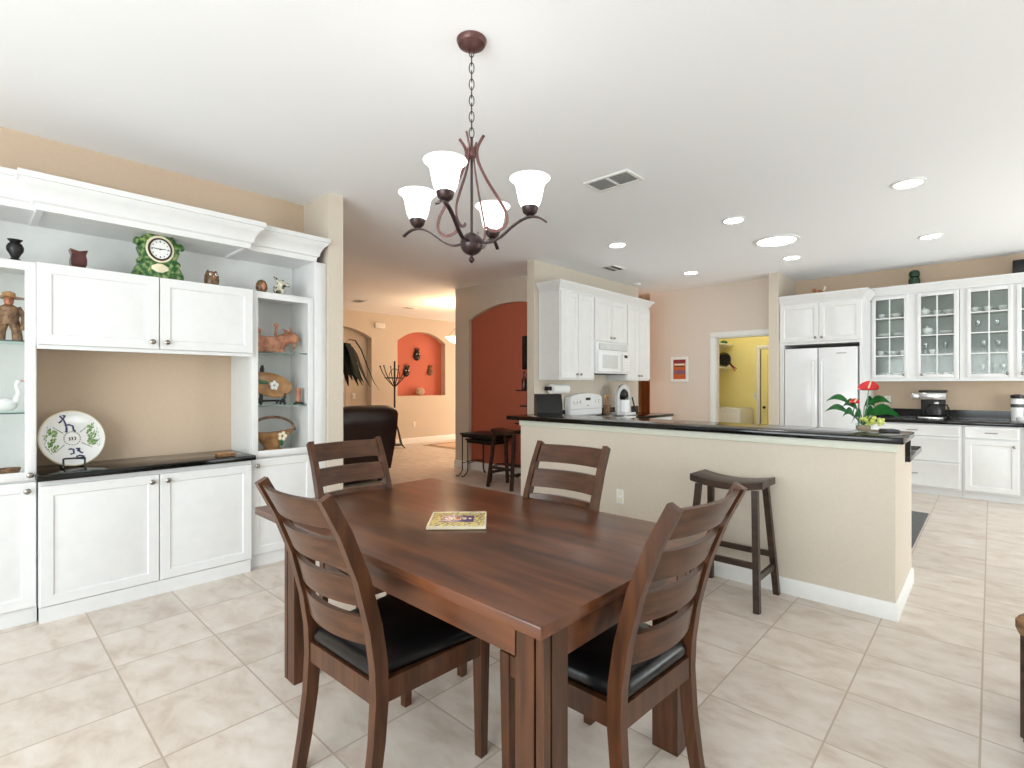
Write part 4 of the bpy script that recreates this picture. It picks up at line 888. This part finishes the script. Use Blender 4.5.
# coffee maker
t = thing('coffee_maker', 'black and chrome drip coffee maker on the right kitchen counter', 'coffee maker', (8.37, .55, .915))
obj('base', MB().box(8.25, 8.50, .40, .70, .9155, .955, .008), 'black', t)
obj('column', MB().box(8.40, 8.52, .42, .66, .955, 1.20, .01), 'black', t)
obj('brew_head', MB().box(8.24, 8.52, .40, .66, 1.165, 1.255, .012), 'steel', t)
obj('lid', MB().box(8.24, 8.52, .40, .67, 1.256, 1.285, .008), 'black', t)
c_ = obj('carafe', MB().lathe([(.06, 0), (.085, .02), (.09, .07), (.07, .13), (.05, .155), (.046, .155)], (8.325, .52, .957), 22), 'black', t)
obj('handle', MB().tube([(8.32, .455, 1.10), (8.32, .40, 1.10), (8.32, .385, 1.06), (8.32, .40, .99), (8.32, .44, .985)], .010, 8), 'black', c_)
obj('chrome_band', MB().box(8.242, 8.25, .43, .68, .922, .95, .002), 'steel', t)
obj('water_gauge', MB().box(8.395, 8.40, .48, .53, .98, 1.14, .001), 'steel', t)
obj('spout_side', MB().box(8.26, 8.46, .66, .75, 1.17, 1.245, .012), 'steel', t)
t = thing('canister', 'white canister with a black lid on the right kitchen counter', 'canister', (8.5, -.225, .915))
obj('jar', MB().lathe([(.05, 0), (.056, .006), (.056, .27), (.05, .275), (.02, .276)], (8.5, -.225, .9155), 22), 'china', t)
obj('lid', MB().lathe([(.057, .277), (.06, .285), (.058, .315), (.02, .325)], (8.5, -.225, .9155), 22), 'black', t); obj('label', MB().lathe([(.0566, .17), (.0572, .171), (.0572, .21), (.0566, .211)], (8.5, -.225, .9155), 22), 'dgrey', t)
lobj('sugar_bowl', [(.04, 0), (.046, .005), (.06, .03), (.06, .06), (.045, .07), (.04, .07), (.03, .02)], (8.26, -.27, .9155), 'china', 'small white bowl at the right end of the kitchen counter', 'bowl')
z = 2.643
t = thing('ginger_jar', 'dark green lidded jar on top of the glass-door cabinets', 'jar', (8.44, .73, z))
obj('jar', MB().lathe([(.05, 0), (.06, .01), (.064, .06), (.058, .095), (.046, .108), (.042, .11)], (8.44, .73, z), 22), 'gvase', t); obj('lid', MB().lathe([(.044, .111), (.056, .118), (.06, .15), (.05, .185), (.026, .20), (.004, .202)], (8.44, .73, z), 22), 'gvase', t)
z = 2.573
t = thing('peach_figurine', 'small peach animal figurine on top of the refrigerator cabinet', 'figurine', (8.0, 1.73, z))
b = MB(); b.ball((8.0, 1.725, z + .045), .045, 12, (.8, 1.3, .9)); b.ball((7.99, 1.78, z + .08), .028, 10); obj('body', b, 'terra', t); obj('tail', MB().tube([(8.0, 1.67, z + .06), (8.0, 1.65, z + .10), (8.0, 1.665, z + .13)], [.018, .015, .006], 8), 'cream', t)
z = 2.643
t = thing('speaker_box', 'black box on top of the cabinets at the right picture edge', 'box', (8.46, -.25, z))
obj('cabinet', MB().box(8.37, 8.55, -.42, -.185, z, z + .165, .006), 'black', t); obj('grille', MB().box(8.366, 8.371, -.41, -.195, z + .01, z + .155, .001), 'blackiron', t)
# framed picture on back wall
t = thing('framed_picture', 'small red and orange picture in a white frame on the back wall', 'picture', (7.99, 3.72, 1.41))
A = FX(8.0, 3.87, 1.40); b = MB(); b.T = A
for q in ((0, .295, 0, .045), (0, .295, .365, .41), (0, .04, .045, .365), (.255, .295, .045, .365)): b.box(*q, .001, .025, .003)
obj('frame', b, 'trim', t)
b = MB(); b.T = A; b.box(.038, .257, .043, .367, .004, .012); sh = obj('print', b, 'orange', t)
b = MB(); b.T = A; b.box(.042, .254, .30, .363, .012, .0135); obj('maroon_field', b, 'maroon', sh)
b = MB(); b.T = A; b.box(.06, .235, .27, .30, .0125, .0145); obj('cream_band', b, 'cream', sh)
b = MB(); b.T = A; b.box(.06, .235, .252, .265, .0125, .0145); obj('green_band', b, 'gvase', sh)
b = MB(); b.T = A; b.box(.05, .245, .13, .19, .0125, .0145); obj('indigo_band', b, 'artblue', sh)
for i in range(8):
    for v0 in (.225, .095): b = MB(); b.T = A; b.box(.06 + i * .022, .072 + i * .022, v0, v0 + .017, .0125, .0145); obj('dot', b, 'ochre', sh)

# ---------------------------------------------------------------- laundry room contents
t = thing('washing_machine', 'white washing machine seen through the laundry doorway', 'washer', (9.42, 3.5, 0))
obj('body', MB().box(9.08, 9.76, 3.14, 3.86, 0, .92, .01), 'appl', t); obj('lid', MB().box(9.10, 9.74, 3.16, 3.70, .921, .945, .008), 'appl', t)
b = MB(); A = FY(9.08, 3.86, .92); b.rings([[Vector((x, 3.86 - dy, .92 + z)) for dy, z in ((0, 0), (.13, 0), (.10, .10), (.03, .14), (0, .14))] for x in (9.085, 9.12, 9.72, 9.755)]); cp = obj('console', b, 'appl', t)
obj('dial', MB().lathe([(.035, 0), (.03, .02), (.012, .022)], (9.35, 3.74, .98), 16, Matrix.Rotation(PI / 2, 4, 'X')), 'grey', cp)
obj('front_panel', MB().box(9.074, 9.08, 3.18, 3.82, .30, .86, .002), 'trim', t)
def wshelf(z, label):
    t = thing('wall_shelf', label, 'shelf', (9.2, 3.75, z)); obj('board', MB().box(8.5, 9.78, 3.50, 3.878, z - .02, z, .002), 'trim', t)
    for x_ in (8.8, 9.5):
        b = MB(); b.tube([(x_, 3.872, z - .24), (x_, 3.52, z - .03)], .010, 6); b.tube([(x_, 3.872, z - .26), (x_, 3.872, z - .03)], .010, 6); obj('bracket', b, 'trim', t)
wshelf(2.10, 'upper white shelf on the yellow laundry wall'); wshelf(1.68, 'lower white shelf on the yellow laundry wall')
b = MB(); b.ball((9.62, 3.62, 2.14), .04, 12, (2.2, 1.6, 1)); tag(obj('folded_cloth', b, 'leaf'), 'green folded cloth on the upper laundry shelf', 'cloth')
t = thing('desk_fan', 'black round fan hung by the lower laundry shelf', 'fan', (9.6, 3.66, 1.68))
AFn = FX(9.55, 3.60, 1.815)
b = MB()
for r_ in (.125, .09, .05): b.tube([AFn @ Vector((r_ * math.cos(a), r_ * math.sin(a), .0)) for a in [2 * PI * i / 28 for i in range(28)]], .010 if r_ > .1 else .005, 6, closed=True)
for k in range(12): a = 2 * PI * k / 12; b.tube([AFn @ Vector((.03 * math.cos(a), .03 * math.sin(a), 0)), AFn @ Vector((.125 * math.cos(a), .125 * math.sin(a), 0))], .004, 5)
obj('guard', b, 'black', t); obj('hub', MB().lathe([(.06, -.05), (.11, -.03), (.11, -.015), (.03, .0)], A=AFn, n=20), 'black', t); obj('foot', MB().tube([(9.57, 3.60, 1.70), (9.57, 3.60, 1.681)], .05, 14), 'black', t)
t = thing('garden_shears', 'dark red handled shears hanging below the laundry shelf', 'tool', (9.55, 3.5, 1.6))
b = MB(); b.tube([(9.5, 3.485, 1.78), (9.5, 3.45, 1.72), (9.5, 3.40, 1.655)], [.016, .018, .012], 8); obj('blade', b, 'black', t)
b = MB(); b.tube([(9.5, 3.42, 1.70), (9.5, 3.35, 1.64)], .010, 8); b.tube([(9.5, 3.41, 1.66), (9.5, 3.37, 1.60)], .010, 8); obj('handles', b, 'redp', t)
t = thing('jar', 'yellow jar on the lower laundry shelf', 'jar', (9.2, 3.75, 1.68)); obj('body', MB().lathe([(.05, 0), (.055, .01), (.055, .14), (.045, .15)], (9.28, 3.72, 1.6805), 18), 'yjar', t); obj('cap', MB().lathe([(.047, .151), (.047, .175), (.01, .178)], (9.28, 3.72, 1.6805), 18), 'trim', t)
lb = MB(); lb.lathe([(.15, 0), (.16, -.02), (.13, -.07), (.05, -.10), (.003, -.103)], (8.9, 3.0, C), 24); tag(obj('ceiling_lamp', lb, 'domelamp'), 'round opal ceiling lamp inside the laundry', 'lamp')

# ---------------------------------------------------------------- hall by the terracotta arch
def scroll_table(cx, cy, hw, hd, h, rz, label):
    t = thing('nesting_table', label, 'table', (cx, cy, 0), 'iron nesting tables'); R_ = Matrix.Translation((cx, cy, 0)) @ Matrix.Rotation(rz, 4, 'Z')
    b = MB(); b.T = R_; b.box(-hw, hw, -hd, hd, h - .025, h, .006); obj('top', b, 'black', t)
    b = MB(); b.T = R_; b.box(-hw + .02, hw - .02, -hd + .02, hd - .02, h - .06, h - .026); obj('apron', b, 'blackiron', t)
    for sx in (-1, 1):
        for sy in (-1, 1):
            x, y = sx * (hw - .03), sy * (hd - .03); b = MB(); b.T = R_
            b.tube([(x, y, h - .05), (x, y, .22), (x, y, .10), (x + sx * .02, y + sy * .012, .05), (x + sx * .05, y + sy * .03, .014), (x + sx * .075, y + sy * .045, .012), (x + sx * .08, y + sy * .048, .03)], .008, 8); obj('leg', b, 'blackiron', t)
    b = MB(); b.T = R_; b.tube([(-hw + .03, -hd + .03, .2), (0, -hd + .06, .23), (hw - .03, -hd + .03, .2)], .006, 6); b.tube([(-hw + .03, hd - .03, .2), (0, hd - .06, .23), (hw - .03, hd - .03, .2)], .006, 6); obj('stretcher', b, 'blackiron', t)
    return t
scroll_table(5.22, 5.38, .24, .34, .645, 0, 'black nesting table with scrolled iron legs, tallest of the set by the terracotta arch')
scroll_table(5.20, 5.36, .19, .275, .565, 0, 'smaller black nesting table tucked under the tallest one by the arch')
t = thing('television', 'thin black flat screen mounted on the back of the stove wall', 'television', (5.15, 4.35, 1.55))
obj('screen', MB().box(4.90, 5.5, 4.335, 4.41, 1.55, 1.98, .005), 'lglass', t); obj('mount', MB().box(5.1, 5.25, 4.286, 4.334, 1.68, 1.85), 'blackiron', t)
t = thing('wall_rack', 'dark iron rack of narrow shelves beside the terracotta arch', 'rack', (4.97, 4.3, .9))
obj('post', MB().box(4.90, 4.93, 4.286, 4.33, .75, 1.5), 'blackiron', t)
for zz, L_ in ((1.28, .13), (1.08, .06), (.85, .15)): obj('shelf', MB().box(4.87, 5.1, 4.286, 4.36 + L_, zz - .008, zz + .008), 'blackiron', t)
b = MB(); b.lathe([(.03, 0), (.034, .01), (.034, .12), (.014, .17), (.012, .23), (.015, .235)], (4.92, 4.39, 1.2885), 16)
tag(obj('wine_bottle', b, 'plum'), 'dark bottle standing on the iron wall rack', 'bottle')

# ---------------------------------------------------------------- living room beyond
t = thing('recliner', 'dark brown leather reclining sofa with its back to the dining room', 'sofa', (3.3, 6.6, 0))
def cush(b, x0, x1, prof, n=9, rnd=.05):
    rr = []
    for i in range(n):
        s_ = i / (n - 1); x = x0 + (x1 - x0) * s_; k = 1 - .10 * (abs(2 * s_ - 1) ** 6)
        cy = sum(p[0] for p in prof) / len(prof); cz = sum(p[1] for p in prof) / len(prof)
        rr.append([Vector((x, cy + (y - cy) * k, cz + (z - cz) * k)) for y, z in prof])
    b.rings(rr)
BP = [(6.22, .12), (6.12, .45), (6.04, .80), (6.02, .98), (6.08, 1.06), (6.18, 1.075), (6.27, 1.03), (6.32, .80), (6.42, .45), (6.46, .15)]
for x0, x1 in ((2.46, 3.29), (3.30, 4.13)):
    b = MB(); cush(b, x0, x1, BP); obj('back_cushion', b, 'brownleather', t, ang=70)
    b = MB(); cush(b, x0, x1, [(6.35, .2), (6.35, .44), (6.5, .5), (6.9, .5), (7.02, .44), (7.03, .2)]); obj('seat_cushion', b, 'brownleather', t, ang=70)
for x0, x1 in ((2.40, 2.60), (3.93, 4.13)):
    b = MB(); cush(b, x0, x1, [(6.35, .05), (6.33, .5), (6.33, .60), (6.45, .68), (6.85, .66), (7.0, .6), (7.03, .05)]); obj('arm', b, 'brownleather', t, ang=70)
obj('base', MB().box(2.45, 4.08, 6.28, 7.0, .03, .2, .02), 'brownleather', t)
for x_ in (2.5, 4.03):
    for y_ in (6.33, 6.95): obj('foot', MB().box(x_ - .03, x_ + .03, y_ - .03, y_ + .03, 0, .035), 'black', t)
obj('care_tag', MB().box(3.93, 4.01, 6.088, 6.094, .70, .73), 'trim', t)
# coat rack
t = thing('coat_rack', 'black iron coat rack with curved hooks in front of the coral niche', 'coat rack', (6.27, 9.3, 0))
cx, cy = 6.27, 9.3
obj('pole', MB().tube([(cx, cy, .05), (cx, cy, 1.86)], .02, 10), 'blackiron', t)
for k in range(6):
    a = 2 * PI * k / 6 + .2; c_, s_ = math.cos(a), math.sin(a)
    b = MB(); b.tube([(cx, cy, 1.30), (cx + .10 * c_, cy + .10 * s_, 1.40), (cx + .19 * c_, cy + .19 * s_, 1.5), (cx + .26 * c_, cy + .26 * s_, 1.62), (cx + .31 * c_, cy + .31 * s_, 1.74)], .010, 8); b.ball((cx + .31 * c_, cy + .31 * s_, 1.75), .018, 8); obj('hook', b, 'blackiron', t)
b = MB(); b.tube([(cx + .2 * math.cos(a), cy + .2 * math.sin(a), 1.50) for a in [2 * PI * i / 24 for i in range(24)]], .012, 8, closed=True); obj('ring', b, 'blackiron', t)
b = MB(); b.tube([(cx - .14 * math.cos(a), cy, 1.5 + .2 * math.sin(a)) for a in [PI * i / 10 for i in range(11)]], .008, 8); obj('arch_bar', b, 'blackiron', t)
for k in range(4):
    a = PI / 2 * k + .3; b = MB(); b.tube([(cx, cy, .62), (cx + .10 * math.cos(a), cy + .10 * math.sin(a), .4), (cx + .19 * math.cos(a), cy + .19 * math.sin(a), .10), (cx + .27 * math.cos(a), cy + .27 * math.sin(a), .016)], .012, 8); obj('leg', b, 'blackiron', t)
b = MB(); b.lathe([(.16, .06), (.17, .07), (.16, .085), (.02, .085)], (cx, cy, 0), 20); obj('tray', b, 'blackiron', t)
# masks
def mask(x, z, s, label, kind):
    t = thing('wall_mask', label, 'mask', (x, 9.9, z), 'carved masks in the coral niche'); y = 9.909
    b = MB(); b.rings([[Vector((x + s * q * .11 * math.cos(a) * (1 - .18 * math.sin(a)), y - s * h, z + s * q * .15 * math.sin(a))) for a in [2 * PI * i / 22 for i in range(22)]] for q, h in ((1, 0), (1, .02), (.85, .05), (.5, .07), (.1, .075))]); obj('face', b, 'blackiron' if kind else 'bamber', t)
    for sx in (-1, 1): obj('eye', MB().ball((x + sx * s * .042, y - s * .068, z + s * .03), s * .018, 8, (1.3, .5, .7)), 'china' if kind else 'black', t)
    obj('nose', MB().tube([(x, y - s * .075, z + s * .03), (x, y - s * .10, z - s * .03)], [s * .012, s * .02], 8), 'blackiron' if kind else 'bamber', t)
    obj('mouth', MB().ball((x, y - s * .064, z - s * .075), s * .03, 10, (1.2, .4, .5)), 'maroon', t)
    b = MB()
    for k in range(-2, 3): b.tube([(x + k * s * .03, y - s * .02, z + s * .13), (x + k * s * .045, y - s * .02, z + s * (.21 if k else .24))], [s * .012, s * .004], 6)
    obj('crest', b, 'black', t)
mask(7.29, 2.05, .85, 'black mask hanging highest in the coral niche', 1)
mask(6.99, 1.66, .8, 'black and white mask at the left of the coral niche, by the coat rack', 1)
mask(7.68, 1.68, .7, 'brown spotted mask at the right of the coral niche', 0)
b = MB(); b.ball((7.33, 9.82, 1.175), .11, 16, (1.15, .45, .85)); bmesh.ops.translate(b.bm, verts=b.bm.verts, vec=(0, 0, .021)); tag(obj('stone_ornament', b, 'stone'), 'rounded pale stone ornament on the sill of the coral niche', 'ornament')
t = thing('door_chime', 'small white box high on the wall left of the coral niche', 'chime', (6.16, 9.72, 2.6)); obj('cover', MB().box(6.06, 6.30, 9.70, 9.75, 2.585, 2.70, .008), 'trim', t)
b = MB()
for i in range(4): b.box(6.09 + i * .05, 6.11 + i * .05, 9.697, 9.701, 2.61, 2.68)
obj('slots', b, 'cream', t)
t = thing('pendant_lamp', 'warm glowing bowl pendant just past the terracotta-arch wall corner', 'lamp', (6.5, 7.35, 2.1))
px, py = 6.46, 7.38
obj('bowl', MB().lathe([(.002, 2.12), (.10, 2.13), (.22, 2.18), (.29, 2.245), (.30, 2.26), (.285, 2.25), (.2, 2.19), (.05, 2.145)], (px, py, 0), 28), 'warmlamp', t)
b = MB(); b.tube([(px, py, 2.30), (px, py, 2.9)], .012, 8)
for k in range(3): a = 2 * PI * k / 3; b.tube([(px + .28 * math.cos(a), py + .28 * math.sin(a), 2.25), (px, py, 2.55)], .006, 6)
obj('stem', b, 'bronze', t); obj('canopy', MB().lathe([(.07, 2.914), (.065, 2.89), (.02, 2.875)], (px, py, 0), 18), 'bronze', t)
pl = bpy.data.lights.new('pendant_bulb', 'POINT'); pl.energy = 62; pl.color = (1, .7, .44); pl.shadow_soft_size = .25; po = bpy.data.objects.new('pendant_bulb', pl); COL.objects.link(po); po.location = (px, py, 2.34)
b = MB(); b.box(7.0, 9.2, 7.0, 9.28, .0006, .012, .004); t = thing('area_rug', 'pale rug with a dark border near the coral niche', 'rug', (8.1, 8.2, 0)); obj('pile', b, 'rug', t)
b = MB()
for q in ((7.06, 9.14, 9.16, 9.21), (7.06, 9.14, 7.07, 7.12), (7.06, 7.11, 7.12, 9.16), (9.09, 9.14, 7.12, 9.16)): b.box(*q, .011, .0135)
obj('border', b, 'rugdark', t)
# palm
t = thing('palm_plant', 'tall dark palm with drooping fronds at the far left arch', 'plant', (4.72, 8.9, 0))
gx, gy = 4.72, 8.9
obj('pot', MB().lathe([(.15, 0), (.2, .02), (.23, .34), (.24, .36), (.21, .36), (.19, .3)], (gx, gy, 0), 22), 'bamber', t)
obj('soil', MB().lathe([(.19, .30), (.19, .32), (.01, .325)], (gx, gy, 0), 18), 'owl', t)
obj('trunk', MB().tube([(gx, gy, .3), (gx + .02, gy, 1.0), (gx, gy, 1.85)], [.035, .03, .03], 10), 'bamber', t)
for k in range(22):
    a = 2 * PI * k / 22 + random.uniform(-.2, .2); L_ = random.uniform(.5, .85); up_ = random.uniform(.15, .45); c_, s_ = math.cos(a), math.sin(a)
    P_ = [(gx + c_ * L_ * q, gy + s_ * L_ * q, 1.84 + up_ * math.sin(PI * min(1, q * 1.25)) - (q ** 2.2) * .75 * L_) for q in [i / 7 for i in range(8)]]
    b = MB(); b.tube(P_, [.5, .9, 1, 1, .9, .75, .5, .1], flat=(.15, .006), up=(0, 0, 1)); obj('frond', b, 'leaf2', t, ang=70)

# ---------------------------------------------------------------- ceiling fittings
t = thing('chandelier', 'bronze four-arm chandelier with lit opal bell shades over the dining table', 'chandelier', (1.572, 1.722, C))
cx, cy = 1.572, 1.722
obj('ceiling_canopy', MB().lathe([(.068, 2.914), (.068, 2.908), (.06, 2.892), (.036, 2.88), (.012, 2.874)], (cx, cy, 0), 28), 'copper', t)
zt, zb = 2.88, 2.475; nl = 11; b = MB()
for k in range(nl):
    zc = zb + (zt - zb) * (k + .5) / nl; hh = (zt - zb) / nl * .68; ax = Vector((1, 1, 0)).normalized() if k % 2 else Vector((1, -1, 0)).normalized()
    b.tube([Vector((cx, cy, zc)) + ax * (.011 * math.cos(a)) + Vector((0, 0, hh * math.sin(a))) for a in [2 * PI * i / 14 for i in range(14)]], .0024, 6, closed=True)
obj('chain', b, 'bronze', t)
obj('center_rod', MB().tube([(cx, cy, 2.475), (cx, cy, 2.03)], .006, 8), 'bronze', t)
obj('hub', MB().lathe([(.008, 2.43), (.02, 2.425), (.022, 2.39), (.016, 2.38), (.008, 2.375)], (cx, cy, 0), 16), 'copper', t)
b = MB(); b.ball((cx, cy, 1.99), .052, 22); obj('ball', b, 'bronze', t)
obj('finial', MB().lathe([(.006, 1.942), (.005, 1.932), (.012, 1.925), (.013, 1.915), (.006, 1.906), (.002, 1.903)], (cx, cy, 0), 14), 'bronze', t)
def smooth(pts, n=4):
    P_ = [Vector(p) for p in pts]; out = []
    for i in range(len(P_) - 1):
        p0, p1, p2, p3 = P_[max(i - 1, 0)], P_[i], P_[i + 1], P_[min(i + 2, len(P_) - 1)]
        for k in range(n):
            q = k / n; out.append(.5 * ((2 * p1) + (p2 - p0) * q + (2 * p0 - 5 * p1 + 4 * p2 - p3) * q * q + (3 * p1 - p0 - 3 * p2 + p3) * q ** 3))
    return out + [P_[-1]]
for k in range(4):
    a = math.radians(25 + 90 * k); c_, s_ = math.cos(a), math.sin(a); sd = Vector((-s_, c_, 0)); W2 = lambda r, z: (cx + c_ * r, cy + s_ * r, z)
    b = MB(); b.tube(smooth([W2(.04, 1.995), W2(.09, 1.99), W2(.14, 2.01), W2(.20, 2.055), W2(.26, 2.083), W2(.31, 2.08), W2(.35, 2.055)]), 1, flat=(.016, .007), up=(0, 0, 1)); ar = obj('arm', b, 'bronze', t, ang=60)
    b = MB(); b.tube(smooth([W2(.06, 2.475), W2(.034, 2.435), W2(.026, 2.40), W2(.036, 2.35), W2(.075, 2.27), W2(.13, 2.18), W2(.165, 2.115), W2(.165, 2.065), W2(.125, 2.038), W2(.085, 2.048), W2(.07, 2.062)]), 1, flat=(.013, .005), up=tuple(sd)); obj('scroll_strip', b, 'copper', t, ang=60)
    sx, sy = cx + c_ * .275, cy + s_ * .275
    obj('socket_cup', MB().lathe([(.004, 2.088), (.016, 2.091), (.03, 2.103), (.037, 2.122), (.038, 2.138), (.034, 2.138)], (sx, sy, 0), 18), 'bronze', ar)
    obj('lamp_shade', MB().lathe([(.02, 2.118), (.036, 2.125), (.048, 2.15), (.056, 2.185), (.061, 2.215), (.071, 2.238), (.089, 2.252), (.086, 2.253), (.069, 2.238), (.056, 2.213), (.05, 2.18), (.042, 2.15), (.03, 2.13), (.01, 2.126)], (sx, sy, 0), 32), 'lamp', ar)
def can(x, y, r, label):
    t = thing('recessed_light', label, 'ceiling light', (x, y, C), 'recessed kitchen lights')
    obj('trim_ring', MB().lathe([(r * 1.22, C - .0005), (r * 1.22, C - .008), (r * 1.02, C - .012), (r, C - .004)], (x, y, 0), 28), 'trim', t)
    obj('lens', MB().lathe([(r, C - .003), (r * .97, C - .0075), (.004, C - .0095)], (x, y, 0), 28), 'can', t)
can(4.97, 3.045, .085, 'recessed ceiling light nearest the stove wall cabinets, left of the vent'); can(4.975, 1.78, .085, 'recessed ceiling light middle of the near row'); can(4.99, .468, .09, 'recessed ceiling light at the near right of the kitchen ceiling')
can(6.9, 3.05, .085, 'recessed ceiling light before the back wall, over the framed picture'); can(6.922, 1.784, .085, 'recessed ceiling light just right of the large round skylight'); can(6.93, .465, .085, 'recessed ceiling light above the green jar cabinets')
t = thing('tubular_skylight', 'large round bright diffuser in the kitchen ceiling', 'skylight', (6.0, 1.7, C))
obj('trim_ring', MB().lathe([(.225, C - .0005), (.225, C - .01), (.19, C - .014), (.185, C - .004)], (6.005, 1.697, 0), 36), 'trim', t); obj('diffuser', MB().lathe([(.186, C - .003), (.17, C - .012), (.004, C - .018)], (6.005, 1.697, 0), 36), 'can', t)
def vent(x0, x1, y0, y1, label, dark):
    t = thing('ceiling_vent', label, 'vent', ((x0 + x1) / 2, (y0 + y1) / 2, C)); f = .025; b = MB(); z0, z1 = C - .012, C - .0005
    b.box(x0, x1, y0, y0 + f, z0, z1, .002); b.box(x0, x1, y1 - f, y1, z0, z1, .002); b.box(x0, x0 + f, y0 + f, y1 - f, z0, z1, .002); b.box(x1 - f, x1, y0 + f, y1 - f, z0, z1, .002); ym = (y0 + y1) / 2; b.box(x0 + f, x1 - f, ym - .012, ym + .012, z0, z1, .002); obj('frame', b, 'trim', t)
    obj('duct', MB().box(x0 + f, x1 - f, y0 + f, y1 - f, C - .004, C - .001), 'dgrey' if dark else 'grey', t)
    b = MB(); n = 9
    for h, (ya, yb) in enumerate(((y0 + f, ym - .012), (ym + .012, y1 - f))):
        for i in range(n):
            x = x0 + f + (x1 - x0 - 2 * f) * (i + .5) / n; b.rings([[Vector((x + dx, y, z)) for dx, z in ((-.008, C - .011), (.006, C - .005), (.008, C - .005), (-.006, C - .012))] for y in (ya, yb)])
    obj('louvers', b, 'grey' if dark else 'trim', t)
vent(3.27, 3.51, 1.92, 2.31, 'white two-panel air vent in the ceiling near the chandelier', False); vent(5.75, 6.08, 3.58, 3.80, 'small grey air vent in the ceiling over the stove', True)
vent(4.93, 5.1, 8.45, 8.72, 'small dark air vent in the living room ceiling, left of the other', True); vent(6.05, 6.28, 8.53, 8.7, 'small dark air vent in the living room ceiling nearer the coral niche', True)
t = thing('smoke_detector', 'small round white detector on the ceiling by the stove wall end', 'detector', (7.1, 4.0, C)); obj('base', MB().lathe([(.06, C - .0005), (.06, C - .015), (.045, C - .03), (.004, C - .032)], (7.1, 4.0, 0), 20), 'trim', t); obj('led', MB().ball((7.08, 3.97, C - .031), .006, 8), 'redp', t)

# ---------------------------------------------------------------- chair cut by right edge
t = thing('accent_chair', 'dark chair with an olive-brown padded edge, cut by the right picture edge', 'chair', (0, 0, 0))
for (x, y) in ((.02, -.03), (.02, -.43), (.42, -.03), (.42, -.43)): obj('leg', MB().box(x - .02, x + .02, y - .02, y + .02, 0, .2, .004), 'black', t)
obj('side_panel', MB().box(0, .44, -.45, 0, .012, .41, .006), 'stoolwood', t)
b = MB(); b.rings([[Vector((x, -.225 + (y + .225) * k, z)) for y, z in ((-.45, .405), (0, .405), (.012, .43), (.012, .46), (0, .478), (-.06, .47), (-.225, .455), (-.39, .47))] for x, k in ((-.008, .95), (0, 1), (.44, 1), (.45, .95))]); obj('seat_pad', b, 'bamber', t)
t.location = (2.735, -.078, 0); t.rotation_euler = (0, 0, math.radians(-24))
